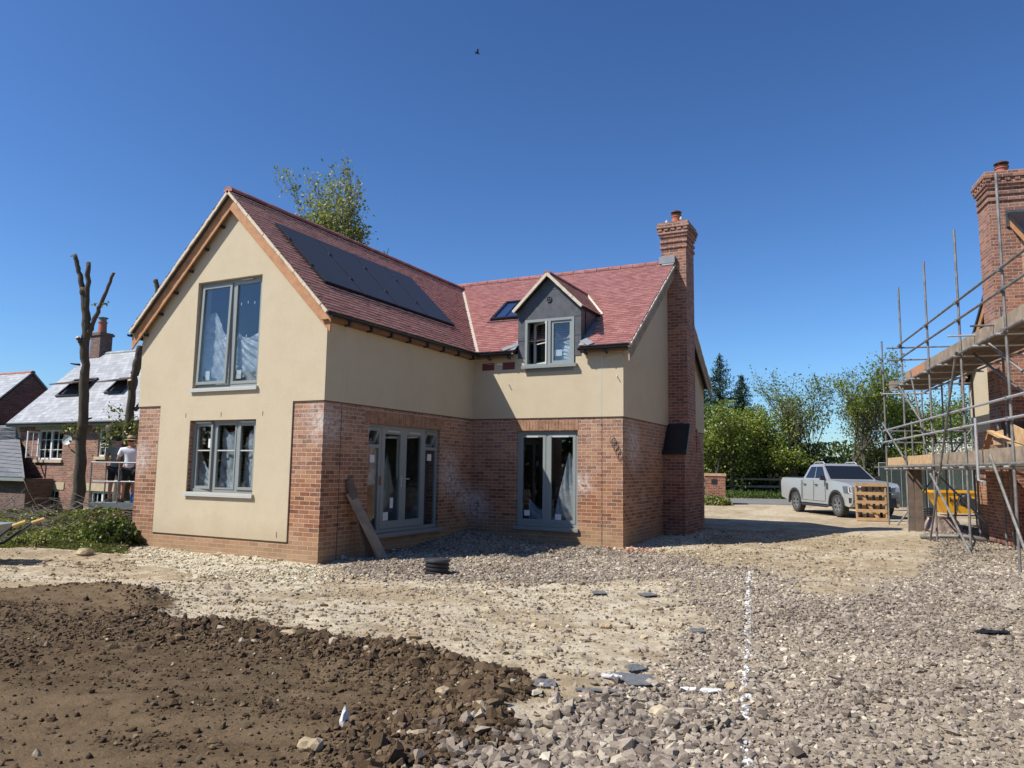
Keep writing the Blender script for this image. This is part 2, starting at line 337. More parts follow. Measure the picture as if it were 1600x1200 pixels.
def dust(x, y): u = x*.93+y*.36; v = -x*.36+y*.93; return ss(.46, .62, fbm(u*.45, v*1.7, 1., 4, 91))
def Hbase(x, y):
    h = .03+.03*ss(-3, 4, y)+.05*ss(4, 9, y)+.05*ss(-1, -6, x)
    h = h+.17*ss(1.8, -.2, np.hypot((x-(-.1))*.8, y-4.6)*.9)                 # heap in the inner corner
    h = h-.05*np.exp(-((x-.1)**2+(y+.2)**2)/.5)
    h = h-2.1*ss(-11.5, -17, x)*ss(-2, 4, y)+.35*ss(33, 45, (x-CAM.x)*F2.x+(y-CAM.y)*F2.y)*ss(-12, -4, x)
    return h
def H(x, y, fine=True):
    x = np.asarray(x, float); y = np.asarray(y, float); h = Hbase(x, y)
    ds = sd_poly(x, y, SOIL); near = ss(30, 14, np.hypot(x-CAM.x, y-CAM.y))
    h = h+(1-ss(-.25, .12, ds+(fbm(x, y, 1.7, 4, 3)-.5)*.45))*.05+np.exp(-((ds+.2)/.22)**2)*.075*fbm(x, y, 2.2, 3, 9)*1.5*ss(-6.2, -3.4, y)
    h = h+near*((fbm(x, y, .55, 3, 21)-.5)*.12)*ss(1.2, 3.2, np.hypot(x-.1, y-.0)+0*x)
    if fine:
        z = zones(x, y)
        h = h+near*((fbm(x, y, 3.1, 4, 31)-.5)*.05+(fbm(x, y, 11, 3, 37)-.5)*(.018+.03*z['soil']*ss(-1.6, -.1, ds)))
        rut = np.sin((x*.35+y*1.0+.5*fbm(x, y, .6, 2, 8))*26)
        h = h+near*.006*rut*z['soil']*ss(3.0, 1.0, x)
    return h
def h1(x, y): return float(H(np.array([x]), np.array([y]), False)[0])
def axis(lo, hi, a, b, fine, grow=1.16):
    c = list(np.arange(a, b, fine)); s = fine; v = a
    left = []
    while v > lo: s *= grow; v -= s; left.append(v)
    s = fine; v = c[-1]; right = []
    while v < hi: s *= grow; v += s; right.append(v)
    return np.array(left[::-1]+c+right)
def build_ground():
    xs = axis(-900, 900, -3.4, 11.6, .042, 1.10); ys = axis(-300, 1200, -7.2, 2.2, .046, 1.10)
    X, Y = np.meshgrid(xs, ys); X = X.ravel(); Y = Y.ravel(); Z = H(X, Y); n, m = len(xs), len(ys)
    i = np.arange(n-1)[None, :]+np.arange(m-1)[:, None]*n; i = i.ravel(); Fc = np.stack([i, i+1, i+1+n, i+n], 1)
    me = bpy.data.meshes.new('ground'); me.vertices.add(n*m); me.vertices.foreach_set('co', np.stack([X, Y, Z], 1).ravel())
    me.loops.add(len(Fc)*4); me.loops.foreach_set('vertex_index', Fc.ravel()); me.polygons.add(len(Fc)); me.polygons.foreach_set('loop_start', np.arange(len(Fc))*4)
    me.polygons.foreach_set('use_smooth', np.ones(len(Fc), bool)); me.update(calc_edges=True)
    z = zones(X, Y)
    dep = (X-CAM.x)*F2.x+(Y-CAM.y)*F2.y
    lat = (X-CAM.x)*R2.x+(Y-CAM.y)*R2.y
    gr = np.maximum(ss(38.3, 39.2, dep)*ss(-3, 0, lat+0*dep), ss(-9, -12, X)*ss(-3, 2, Y)); gr = np.maximum(gr, ss(60, 80, np.hypot(X, Y)))
    for k, a in (('soil', z['soil']), ('gravel', np.maximum(z['ga'], z['gb'])), ('chalk', z['chk']), ('light', z['lgt']), ('green', gr), ('dust', dust(X, Y))):
        at = me.attributes.new(k, 'FLOAT', 'POINT'); at.data.foreach_set('value', a.astype(np.float32))
    m_, nt, b = mat('building_site_ground'); co = objco(nt)
    def A(k): q = nt.nodes.new('ShaderNodeAttribute'); q.attribute_name = k; return q.outputs['Fac']
    n1 = noise(nt, co, .9, 5, .6); n2 = noise(nt, co, 7, 6, .7); n3 = noise(nt, co, 45, 5, .75); n4 = noise(nt, co, 2.6, 5, .65)
    tan = mix(nt, ramp(nt, n4, [(.38, (0,)*3), (.62, (1,)*3)]), (.31,.235,.145), (.47,.385,.26)); tan = mix(nt, ramp(nt, n2, [(.4, (.7,)*3), (.55, (0,)*3)]), tan, (.26,.20,.125))
    tan = mix(nt, mth(nt, 'MULTIPLY', A('light'), ramp(nt, n4, [(.4, (.15,)*3), (.6, (.75,)*3)])), tan, (.60,.535,.41))
    chalk = mix(nt, ramp(nt, n2, [(.35, (0,)*3), (.6, (1,)*3)]), (.36,.30,.20), (.60,.54,.41))
    grav = mix(nt, ramp(nt, n3, [(.35, (0,)*3), (.65, (1,)*3)]), (.24,.195,.145), (.43,.36,.27)); grav = mix(nt, ramp(nt, n1, [(.45, (0,)*3), (.62, (.7,)*3)]), grav, (.36,.28,.18))
    soil = mix(nt, ramp(nt, n2, [(.35, (0,)*3), (.7, (1,)*3)]), (.080,.052,.029), (.14,.097,.056)); soil = mix(nt, ramp(nt, n4, [(.5, (0,)*3), (.68, (.7,)*3)]), soil, (.17,.125,.075))
    soil = mix(nt, ramp(nt, n3, [(.62, (0,)*3), (.75, (.8,)*3)]), soil, (.19,.13,.08))
    soil = mix(nt, mth(nt, 'MULTIPLY', A('dust'), ramp(nt, n2, [(.3, (.2,)*3), (.65, (.8,)*3)])), soil, (.175,.122,.07)); tan = mix(nt, mth(nt, 'MULTIPLY', A('dust'), ramp(nt, n2, [(.35, (.1,)*3), (.65, (.6,)*3)])), tan, (.62,.55,.42))
    grass = mix(nt, n2, (.045,.075,.015), (.10,.13,.03))
    nf = ramp(nt, n2, [(.38, (0,)*3), (.62, (1,)*3)])
    def edge(k): # mask broken up by noise
        return mth(nt, 'MULTIPLY', mth(nt, 'SUBTRACT', mth(nt, 'ADD', A(k), mth(nt, 'MULTIPLY', n2, .9)), .72), 3.2)
    c = mix(nt, edge('chalk'), tan, chalk); c = mix(nt, edge('gravel'), c, grav); c = mix(nt, edge('soil'), c, soil); c = mix(nt, edge('green'), c, grass)
    c = mix(nt, ramp(nt, n3, [(.3, (.5,)*3), (.45, (0,)*3)]), c, mix(nt, 1., c, (.45,.43,.42), 'MULTIPLY'))
    nt.links.new(c, b.inputs['Base Color']); b.inputs['Roughness'].default_value = .97; b.inputs['Specular IOR Level'].default_value = .1
    hh = mth(nt, 'ADD', mth(nt, 'MULTIPLY', n2, 1.), mth(nt, 'MULTIPLY', n3, .5)); bump(nt, b, hh, .9, .035)
    me.materials.append(m_); o = bpy.data.objects.new('ground', me); COL.objects.link(o); tag(o, kind='structure')
build_ground()
# ---- loose stones: every stone a real faceted lump
def ico():
    t = (1+5**.5)/2; v = np.array([(-1,t,0),(1,t,0),(-1,-t,0),(1,-t,0),(0,-1,t),(0,1,t),(0,-1,-t),(0,1,-t),(t,0,-1),(t,0,1),(-t,0,-1),(-t,0,1)], float); v /= np.linalg.norm(v[0])
    f = np.array([(0,11,5),(0,5,1),(0,1,7),(0,7,10),(0,10,11),(1,5,9),(5,11,4),(11,10,2),(10,7,6),(7,1,8),(3,9,4),(3,4,2),(3,2,6),(3,6,8),(3,8,9),(4,9,5),(2,4,11),(6,2,10),(8,6,7),(9,8,1)]); return v, f
IV, IF = ico()
def cubeish():
    v = np.array([(x, y, z) for x in (-1,1) for y in (-1,1) for z in (-1,1)], float)/3**.5
    f = np.array([(0,1,3),(0,3,2),(4,6,7),(4,7,5),(0,4,5),(0,5,1),(2,3,7),(2,7,6),(0,2,6),(0,6,4),(1,5,7),(1,7,3)]); return v, f
CV, CF = cubeish()
def stones(name, x, y, size, tint, m, paint=None, flat=.65, sink=.25, small=False, z=None, jag=.28):
    BV, BF = (CV, CF) if small else (IV, IF)
    n = len(x); nv = len(BV)
    # crushed stone: each lump is cut by three random flat breaks
    P = BV[None]*(1+rng.uniform(-jag, jag, (n, nv, 1)))+rng.uniform(-.14, .14, (n, nv, 3))
    for c_ in range(3):
        q = rng.normal(size=(n, 1, 3)); q /= np.linalg.norm(q, axis=2)[..., None]; e_ = (P*q).sum(2, keepdims=True); lim = rng.uniform(.25, .7, (n, 1, 1)); P = P-q*np.maximum(e_-lim, 0)
    P *= 1.25
    sc3 = np.stack([rng.uniform(.75, 1.25, n), rng.uniform(.65, 1.1, n), rng.uniform(.45, .9, n)*flat/.65], 1)*size[:, None]/2; P = P*sc3[:, None, :]
    az = rng.uniform(0, 6.283, n); tx = rng.uniform(-.5, .5, n); c, s = np.cos(tx), np.sin(tx)
    Q = P.copy(); Q[..., 1] = P[..., 1]*c[:, None]-P[..., 2]*s[:, None]; Q[..., 2] = P[..., 1]*s[:, None]+P[..., 2]*c[:, None]
    c, s = np.cos(az), np.sin(az); P = Q.copy(); P[..., 0] = Q[..., 0]*c[:, None]-Q[..., 1]*s[:, None]; P[..., 1] = Q[..., 0]*s[:, None]+Q[..., 1]*c[:, None]
    zz = H(x, y) if z is None else z
    P += np.stack([x, y, zz+size*(.5-sink)*.55], 1)[:, None, :]
    F_ = (BF[None]+(np.arange(n)*nv)[:, None, None]).reshape(-1, 3)
    me = bpy.data.meshes.new(name); me.vertices.add(n*nv); me.vertices.foreach_set('co', P.ravel()); me.loops.add(len(F_)*3); me.loops.foreach_set('vertex_index', F_.ravel().astype(np.int32))
    me.polygons.add(len(F_)); me.polygons.foreach_set('loop_start', np.arange(len(F_))*3); me.polygons.foreach_set('use_smooth', np.zeros(len(F_), bool)); me.update(calc_edges=True)
    a = me.attributes.new('tint', 'FLOAT', 'POINT'); a.data.foreach_set('value', np.repeat(tint, nv).astype(np.float32))
    if paint is not None: a = me.attributes.new('paint', 'FLOAT', 'POINT'); a.data.foreach_set('value', np.repeat(paint, nv).astype(np.float32))
    me.materials.append(m); o = bpy.data.objects.new(name, me); COL.objects.link(o); return o
def stonemat(name, stops, paint=False):
    m, nt, b = mat(name); co = objco(nt); a = nt.nodes.new('ShaderNodeAttribute'); a.attribute_name = 'tint'
    c = ramp(nt, a.outputs['Fac'], stops); n = noise(nt, co, 60, 4, .7); c = mix(nt, ramp(nt, n, [(.35, (.55,)*3), (.65, (0,)*3)]), c, mix(nt, 1., c, (.6,.57,.55), 'MULTIPLY'))
    if paint:
        p = nt.nodes.new('ShaderNodeAttribute'); p.attribute_name = 'paint'
        c = mix(nt, mth(nt, 'MULTIPLY', p.outputs['Fac'], mth(nt, 'GREATER_THAN', noise(nt, co, 28, 3), .47)), c, (.66,.67,.68))
    nt.links.new(c, b.inputs['Base Color']); b.inputs['Roughness'].default_value = .92; b.inputs['Specular IOR Level'].default_value = .2; bump(nt, b, n, .5, .008); return m
def scatter(n, x0, x1, y0, y1):
    # points uniform over the ground the camera looks along, thinned with distance by the caller
    return rng.uniform(x0, x1, n), rng.uniform(y0, y1, n)
def inview(x, y, pad=.10):
    dx, dy = x-CAM.x, y-CAM.y; d = dx*F2.x+dy*F2.y; l = dx*R2.x+dy*R2.y
    return (d > 3.3) & (np.abs(l/np.maximum(d, .1)) < .70+pad), d
def inhouse(x, y): return ((x > -W) & (x < 0) & (y > 0)) | ((x > -W) & (x < L2) & (y > L1)) | ((x > L2) & (x < 4.15) & (y > 8.1) & (y < 10.0)) | ((x > 10.9) & (y > 9.2))
def line_d(x, y):   # the sprayed setting-out line
    (x0, y0), (x1, y1) = (6.50, 2.68), (7.86, -5.6); ex, ey = x1-x0, y1-y0; L = math.hypot(ex, ey); t = ((x-x0)*ex+(y-y0)*ey)/L
    return np.where((t > -.05) & (t < L+1), np.abs((x-x0)*ey-(y-y0)*ex)/L, 9), t
x, y = scatter(560000, -.3, 12.5, -7.4, 19); v, d = inview(x, y); z = zones(x, y)
dens = np.clip(np.maximum(z['ga'], z['gb']*1.0), 0, 1); patch = ss(.40, .62, fbm(x, y, .8, 4, 41))
bare = (1-ss(.0, .6, sd_poly(x, y, [(5.2,6),(6.5,6),(7.6,11.5),(8.6,13.5),(9.1,9.6),(8.7,3.6),(7.9,1.4),(7.0,3.2)])))
p = dens*(1-.55*z['soil'])*(.62+.38*patch)*(1-.86*bare)*np.clip(1.15-(d-7)/24, .4, 1)*1.0
p = np.maximum(p, .06*(1-z['soil'])*ss(20, 10, d))
k = v & (rng.uniform(0, 1, len(x)) < p) & ~inhouse(x, y); x, y, d = x[k], y[k], d[k]
coarse = ss(2.2, .6, np.hypot(x-6.6, (y+5.9)*1.0)); size = np.clip(rng.lognormal(math.log(.0245), .42, len(x))*(1+1.0*coarse), .012, .10)*(1+.02*np.maximum(d-9, 0)); ld, lt = line_d(x, y)
wob = .018*np.sin(lt*3); pa = np.where((ld < .028) & (size < .075), rng.uniform(.6, 1, len(x)), 0)*((np.sin(lt*7.3)+np.sin(lt*3.1)+rng.normal(0, .8, len(x))) > -1.1)
tint = np.clip(rng.normal(.47, .24, len(x))-.16*coarse+(fbm(x, y, 1.3, 3, 77)-.5)*.5, 0, 1)
MG = stonemat('crushed_stone', [(0, (.125,.10,.078)), (.3, (.235,.192,.15)), (.58, (.325,.272,.215)), (.82, (.43,.37,.285)), (1, (.62,.55,.42))], True)
big = size > .03
tag(stones('gravel', x[big & (d < 14)], y[big & (d < 14)], size[big & (d < 14)], tint[big & (d < 14)], MG, pa[big & (d < 14)]), kind='stuff')
sm = ~(big & (d < 14)); tag(stones('gravel', x[sm], y[sm], size[sm], tint[sm], MG, pa[sm], small=True), kind='stuff'); print('stones', len(x))
x, y = scatter(300000, -3, 8, -8, 3); v, d = inview(x, y); z = zones(x, y); ds = sd_poly(x, y, SOIL)
rim = np.exp(-((ds+.35)/.5)**2)*ss(1.2, 3.2, x)+.35*np.exp(-((ds+.15)/.25)**2); pt = ss(.42, .62, fbm(x, y, 1.0, 4, 51))
p = z['soil']*np.clip(.16+.34*pt+.6*rim, 0, 1)*.95*(1-.8*dust(x, y)*(1-np.clip(rim, 0, 1)))+.03*np.exp(-((ds-.2)/.3)**2); k = v & (rng.uniform(0, 1, len(x)) < p) & ~inhouse(x, y); x, y, rim = x[k], y[k], rim[k]
size = np.clip(rng.lognormal(math.log(.017), .5, len(x))*(1+1.5*rim*rng.uniform(0, 1, len(x))**2), .008, .12)
MS = stonemat('dark_soil_clod', [(0, (.052,.033,.019)), (.4, (.095,.062,.035)), (.8, (.155,.106,.061)), (.95, (.23,.17,.105)), (1, (.42,.35,.25))])
tint = np.clip(rng.beta(2.2, 2.6, len(x)), 0, .96); tint[rng.uniform(0, 1, len(x)) < .012] = 1
tag(stones('soil_clods', x, y, size, tint, MS, flat=.8, sink=.35), kind='stuff'); print('clods', len(x))
x, y = scatter(260000, -6, 8, -4.2, 11); v, d = inview(x, y); z = zones(x, y); pt = ss(.45, .62, fbm(x, y, 1.4, 4, 61))
p = (z['chk']*.75*(.35+.65*pt)+(.20*pt+.05)*(1-z['soil']))*(1-.8*z['ga'])*.9; k = v & (rng.uniform(0, 1, len(x)) < p) & ~inhouse(x, y); x, y = x[k], y[k]; zc = z['chk'][k]
size = np.clip(rng.lognormal(math.log(.02), .55, len(x)), .008, .12)
MC = stonemat('chalky_rubble', [(0, (.20,.15,.095)), (.4, (.37,.29,.185)), (.7, (.52,.44,.30)), (1, (.70,.64,.49))])
tag(stones('chalk_rubble', x, y, size, np.clip(rng.normal(.38+.3*zc, .18, len(x)), 0, 1), MC, sink=.3), kind='stuff'); print('rubble', len(x))
def strip(name, pts, width, mm, dz=.02, n=40):
    mb = MB(); P = [Vector(p) for p in pts]; path = []
    for a, b in zip(P, P[1:]):
        for i in range(n): path.append(a.lerp(b, i/n))
    path.append(P[-1])
    for a, b in zip(path, path[1:]):
        t = (b-a).normalized(); s = Vector((-t.y, t.x, 0))*width/2; q = []
        for pt in (a-s, b-s, b+s, a+s): q.append((pt.x, pt.y, max(h1(a.x, a.y), h1(b.x, b.y))*0+h1(pt.x, pt.y)+dz))
        mb.face(q)
    return tag(mb.build(name, mm), kind='structure')
M_['asphalt'] = plain('asphalt', (.16,.155,.15), .9, var=.15, scale=3, bmp=.3)
rd = lambda dep, lat: CAM+F2*dep+R2*lat
strip('road', [rd(36.9, -6).to_3d(), rd(36.9, 12), rd(35.5, 60)], 3.4, M_['asphalt'])
# ================= HOUSES
def wallcols(mb, fr, cuts, zb, top, holes, thick, out=0., mi=0):
    cuts = sorted(set([round(c, 4) for c in cuts]+[round(h[i], 4) for h in holes for i in (0, 1)]))
    lo, hi = cuts[0], cuts[-1]
    for a0, a1 in zip(cuts, cuts[1:]):
        m = (a0+a1)/2; hs = sorted([h for h in holes if h[0] < m < h[1]], key=lambda h: h[2]); z = zb
        for h in hs:
            if h[2] > z: mb.box(fr, a0, a1, -thick, out, z, h[2], mi)
            z = h[3]
        t0, t1 = top(a0+1e-5), top(a1-1e-5)
        if max(t0, t1) > z: mb.box(fr, a0, a1, -thick, out, z, t0, mi, c1b=t1)
def ring(mb, fr, a0, a1, b0, b1, c0, c1, w, mi=0, wb=None):
    wb = w if wb is None else wb
    mb.box(fr, a0, a0+w, b0, b1, c0, c1, mi); mb.box(fr, a1-w, a1, b0, b1, c0, c1, mi)
    mb.box(fr, a0+w, a1-w, b0, b1, c0, c0+wb, mi); mb.box(fr, a0+w, a1-w, b0, b1, c1-w, c1, mi)
def pane(fr, a0, a1, b, c0, c1, par, m=None):
    mb = MB(); mb.box(fr, a0, a1, b-.006, b+.006, c0, c1); return mb.build('pane', m or M_['glass'], par)
def sash(fr, a0, a1, b, c0, c1, par, w=.055, m=None, bar=None, gm=None, vent=True, name='sash'):
    mb = MB(); ring(mb, fr, a0, a1, b-.03, b+.025, c0, c1, w)
    if bar: 
        for z in bar: mb.box(fr, a0+w, a1-w, b-.01, b+.016, z-.011, z+.011, 1)
    o = mb.build(name, [m or M_['frame'], M_['frame_light']], par, bevel=.004)
    pane(fr, a0+w-.004, a1-w+.004, b-.004, c0+w-.004, c1-w+.004, par, gm); return o
def polysheet(fr, a0, a1, b, c0, c1, par, seed=0, name='plastic_sheet', drape=.5, pleat=11, taper=0):
    mb = MB(); r = random.Random(seed); n, m = 34, 26; P = {}
    ph = [r.uniform(0, 6) for _ in range(6)]
    for i in range(n+1):
        for j in range(m+1):
            u, t = i/n, j/m; w_ = u*.8+t*1.1; d = .034*math.sin(u*pleat*.7+ph[0]+t*2)+.022*abs(math.sin(w_*pleat*1.5+ph[1]+1.2*math.sin(t*4+ph[4])))+.012*abs(math.sin(w_*pleat*3.7+ph[2]))
            a = a0+(a1-a0)*(u*(1-taper*t)+taper*t*.9); c = c0+(c1-c0)*t*(1-drape*(.5+.5*math.sin(u*5+ph[3]))*t)
            P[i, j] = fr(min(max(a, a0), a1), b+d, c)
    for i in range(n):
        for j in range(m): mb.face([P[i, j], P[i+1, j], P[i+1, j+1], P[i, j+1]])
    return mb.build(name, M_['poly'], par, smooth=True, autouv=False)
def sill(fr, a0, a1, c, par, m=None, dep=.07):
    mb = MB(); mb.box(fr, a0-.03, a1+.03, -.1, dep, c-.05, c-.005); mb.box(fr, a0-.03, a1+.03, dep-.012, dep, c-.075, c-.052)
    return mb.build('sill', m or M_['frame_light'], par, bevel=.004)
def tiles(mb, O, U, S, Nn, rows, gauge, tw, ranges, seed=1, skip=None, jit=.005, lift=.023):
    r = random.Random(seed); O, U, S, Nn = map(Vector, (O, U, S, Nn))
    for i in range(rows):
        s0, s1 = i*gauge, (i+1)*gauge+.012
        for u0, u1 in ranges(i*gauge+gauge/2):
            u = u0; k = 0; off = (i % 2)*tw/2; u = math.floor((u0-off)/tw)*tw+off
            while u < u1:
                a, b = max(u, u0), min(u+tw, u1); 
                if b-a > .01 and not (skip and skip((a+b)/2, s0)):
                    if a == u0 or b == u1:
                        e = r.uniform(-.008, .008); a2, b2 = (a+(e if a == u0 else 0)), (b+(e if b == u1 else 0))
                    else: a2, b2 = a, b
                    l = lift+r.uniform(0, jit); l2 = l+r.uniform(-jit, jit)*.6; ds = r.uniform(-.004, .004)
                    p = [O+U*a2+S*(s0+ds)+Nn*l, O+U*b2+S*(s0+ds)+Nn*l2, O+U*b2+S*s1+Nn*(l2-lift+.003), O+U*a2+S*s1+Nn*(l-lift+.003)]
                    uv = [(a, s0+.001), (b, s0+.001), (b, s0+gauge*.98), (a, s0+gauge*.98)]
                    mb.face(p, 0, uv); q = [O+U*a2+S*(s0+ds)+Nn*(l-.022), O+U*b2+S*(s0+ds)+Nn*(l2-.022)]
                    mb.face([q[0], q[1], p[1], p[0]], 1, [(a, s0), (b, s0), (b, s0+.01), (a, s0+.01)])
                u += tw
def ridge(mb, p0, p1, r=.11, seg=.33, drop=.02, mi=0):
    p0, p1 = Vector(p0), Vector(p1); d = (p1-p0); L = d.length; d.normalize(); n = max(1, round(L/seg)); x = d.cross(Vector((0,0,1))).normalized(); z = Vector((0,0,1))
    for i in range(n):
        a, b = p0+d*(L*i/n), p0+d*(L*(i+1)/n-.012); rr = r*(1+.04*(i % 2)); pa = []
        for k in range(7):
            t = math.radians(-12+204*k/6); pa.append((x*math.cos(t)+z*(math.sin(t)*.8-.35))*rr)
        for k in range(6): mb.face([a+pa[k+1], a+pa[k], b+pa[k], b+pa[k+1]], mi)
        mb.face([a+q for q in pa], mi); mb.face([b+q for q in reversed(pa)], mi)
def corbel(mb, x0, x1, y0, y1, z, fr=WORLD, s=1.):
    # stepped and dentilled brick crown: returns top z
    def c(e, z0, z1): mb.box(fr, x0-e, x1+e, y0-e, y1+e, z0, z1)
    c(.028, z, z+.075); c(.0, z+.075, z+.15); c(.03, z+.15, z+.225); c(.0, z+.225, z+.30)
    c(.035, z+.30, z+.375); c(.065, z+.375, z+.45); c(.02, z+.45, z+.525)
    n = 5
    for i in range(n):
        a = x0-.06+(x1-x0+.12-.1)*i/(n-1); mb.box(fr, a, a+.1, y0-.085, y1+.085, z+.452, z+.523)
        a = y0-.06+(y1-y0+.12-.1)*i/(n-1); mb.box(fr, x0-.087, x1+.087, a, a+.1, z+.453, z+.522)
    c(.10, z+.525, z+.60); c(.07, z+.60, z+.675)
    return z+.675
def pot(x, y, z, par, fr=WORLD, h=.22, r=.115):
    o = fr(x, y, z); mb = MB(); mb.lathe(o, [(r, 0), (r*.97, h*.5), (r*1.0, h*.8), (r*1.16, h*.86), (r*1.16, h), (r*.8, h), (r*.8, 0)], 18); p = mb.build('chimney_pot', M_['terracotta'], par, smooth=False)
    mb = MB()
    for k in range(6):
        t = k*math.pi/3; q = o+V(math.cos(t)*r*.95, math.sin(t)*r*.95, h-.02); mb.tube([q, q+V(0,0,.13)], .008, 5)
    mb.lathe(o, [(r*.2, h+.165), (r*1.0, h+.12), (r*1.25, h+.095), (r*1.25, h+.085), (r*.2, h+.10)], 18); mb.lathe(o, [(r*1.2, h*.98), (r*1.22, h+.015), (r, h+.02), (r, h*.98)], 18)
    mb.build('cowl', plain('brown_cowl', (.10,.04,.035), .5), p)
def gutter(p0, p1, outv, par, name='gutter', r=.055):
    mb = MB(); p0, p1, o = Vector(p0), Vector(p1), Vector(outv); d = (p1-p0).normalized(); prof = []
    for k in range(7): t = math.pi*k/6; prof.append(o*(-math.cos(t)*r)+V(0,0,-math.sin(t)*r))
    prof += [q*.86+V(0,0,0) for q in reversed(prof)]
    mb.prism([p0+q for q in prof], p1-p0); return mb.build(name, M_['gutter'], par, autouv=False)
s1 = (HR-ZE)/(W/2+EO); s2 = (HR2-ZE)/(YR+EO); s3 = (HR2-ZE2)/(W2-YR+EO)
FAB, FBC = Fr((0,0,0), (1,0,0), (0,-1,0)), Fr((0,0,0), (0,1,0), (1,0,0))
FCD, FDE = Fr((0,L1,0), (1,0,0), (0,-1,0)), Fr((L2,0,0), (0,1,0), (1,0,0))
house = empty('detached_house', (0,0,0), 0, 'L-shaped new house of red brick and cream render with red tiled roof and solar panels', 'house')
ROOFT = .055
def ztop_front(a): return min(ZE+(EO-a)*s1, ZE+(a+W+EO)*s1)-ROOFT*1.3
def ztop_right(a): return min(ZE+(a-L1+EO)*s2, ZE2+(L1+W2+EO-a)*s3)-ROOFT*1.2
# openings
LW = (-3.235,-1.535,1.13,2.46); UW = (-3.235,-1.56,3.07,5.125); FD = (1.26,3.70,.40,2.44); GD = (1.14,2.61,.40,2.475); DWN = (1.345,2.535,3.90,4.965)
mb = MB(); zf = -.5
wallcols(mb, FAB, [-W,0], zf, lambda a: HB, [LW], .3)
wallcols(mb, FBC, [.3,L1], zf, lambda a: HB, [FD], .3)
wallcols(mb, FCD, [.0,L2], zf, lambda a: HB, [GD], .3)
wallcols(mb, FDE, [L1+.3,L1+W2], zf, lambda a: HB, [], .3)
mb.box(WORLD, -W, -W+.3, .3, L1+W2, zf, HB); mb.box(WORLD, -W+.3, L2-.3, L1+W2-.3, L1+W2, zf, HB)
mb.build('brick_wall', M_['brick'], house)
def soldier(fr, a0, a1, c0, c1):
    m = MB(); n = int((a1-a0)/.075)
    for i in range(n):
        a = a0+(a1-a0)*i/n; m.box(fr, a+.004, a+(a1-a0)/n-.004, -.02, .004+.0015*(i % 3), c0, c1)
    m.build('soldier_course', plain('lintel_brick', (.30,.165,.10), .9, var=.4, scale=7, bmp=.4), house)
soldier(FBC, 1.12, 3.84, 2.45, 2.67); soldier(FCD, 1.0, 2.62, 2.485, 2.705)
mb = MB(); RT = .022
wallcols(mb, FAB, [-W-RT,-W/2,RT], HB, ztop_front, [UW], .3, RT)
wallcols(mb, FBC, [.3,L1-RT], HB, lambda a: ZE-.05, [], .3, RT)
wallcols(mb, FCD, [RT,L2+RT], HB, lambda a: ZE-.05, [(DWN[0]-.02,DWN[1]+.02,DWN[2]-.02,5)], .3, RT)
wallcols(mb, FDE, [L1+.3,L1+YR,L1+W2], HB, ztop_right, [], .3, RT)
mb.box(WORLD, -W-RT, -W+.3, .3, L1+W2, HB, ZE-.1); mb.box(WORLD, -W+.3, L2-.3, L1+W2-.3, L1+W2+RT, HB, ZE2-.05)
wallcols(mb, FAB, [-4.085,-.685], .34, lambda a: HB, [LW], .0, RT)
mb.build('rendered_wall', M_['render'], house)
mb = MB()
mb.box(FAB, -W, -4.09, 0, .014, HB-.022, HB-.003); mb.box(FAB, -.68, 0, 0, .014, HB-.022, HB-.003)
mb.box(FBC, 0, L1, 0, .014, HB-.022, HB-.003); mb.box(FCD, .02, L2, 0, .014, HB-.022, HB-.003); mb.box(FDE, L1, L1+W2, 0, .014, HB-.022, HB-.003)
mb.box(FAB, -.682, -.672, 0, .016, .33, HB-.022); mb.box(FAB, -4.098, -4.088, 0, .016, .33, HB-.022); mb.box(FAB, -4.09, -.68, 0, .012, .322, .337)
mb.build('drip_bead', plain('shadow_line_bead', (.12,.07,.05), .8), house)  # bead coloured dark: the shadow line below the render is put into it
mb = MB(); mb.box(FBC, .455, .467, RT, RT+.004, HB+.01, ZE-.12); mb.box(FCD, 3.15, 3.162, RT, RT+.004, HB+.01, ZE-.12)
for x in (-3.36,-2.42,-1.38): mb.box(FAB, x-.006, x+.006, RT, RT+.004, 2.52, 2.60, 1)
mb.box(FAB, -.92, -.908, RT, RT+.004, .40, .50, 1)
mb.build('movement_bead', [M_['frame_light'], M_['ventbrick']], house)
mb = MB(); mb.box(FBC, .455, .469, 0, .003, .0, HB-.03); mb.box(FCD, 3.15, 3.163, 0, .003, .1, HB-.03); mb.build('movement_joint', M_['black'], house)
# interiors
mb = MB(); mb.box(WORLD, -W+.31, -.31, .31, L1+.4, .12, .2); mb.box(WORLD, -W+.31, L2-.31, L1+.4, L1+W2-.31, .12, .2); mb.box(WORLD, -W+.31, -.31, .31, L1+.4, 2.66, 2.86); mb.box(WORLD, -W+.31, L2-.31, L1+.4, L1+W2-.31, 2.66, 2.86)
mb.box(WORLD, -W+.31, -.31, 3.6, 3.7, .2, 2.65); mb.box(WORLD, -2.2, L2-.31, L1+4.0, L1+4.1, .2, 2.65); mb.box(WORLD, -1.0, -.9, L1+.4, L1+4, .2, 2.65)
mb.box(WORLD, -W+.31, -.31, 3.4, 3.5, 2.87, 4.1); mb.box(WORLD, -W/2-1.2, -W/2+1.2, 3.4, 3.5, 4.1, 5.4)
mb.build('interior_floor', M_['plaster'], house)
# windows
def winframe(fr, o, name, w=.06, b0=-.13, b1=-.07, mull=(), wb=.06, extra=None):
    m = MB(); a0, a1, c0, c1 = o; ring(m, fr, a0+.002, a1-.002, b0, b1, c0+.002, c1-.002, w, wb=wb)
    for x in mull: m.box(fr, x-.035, x+.035, b0, b1, c0+wb, c1-w)
    if extra: extra(m)
    return m.build(name, [M_['frame'], M_['frame_light']], house, bevel=.004)
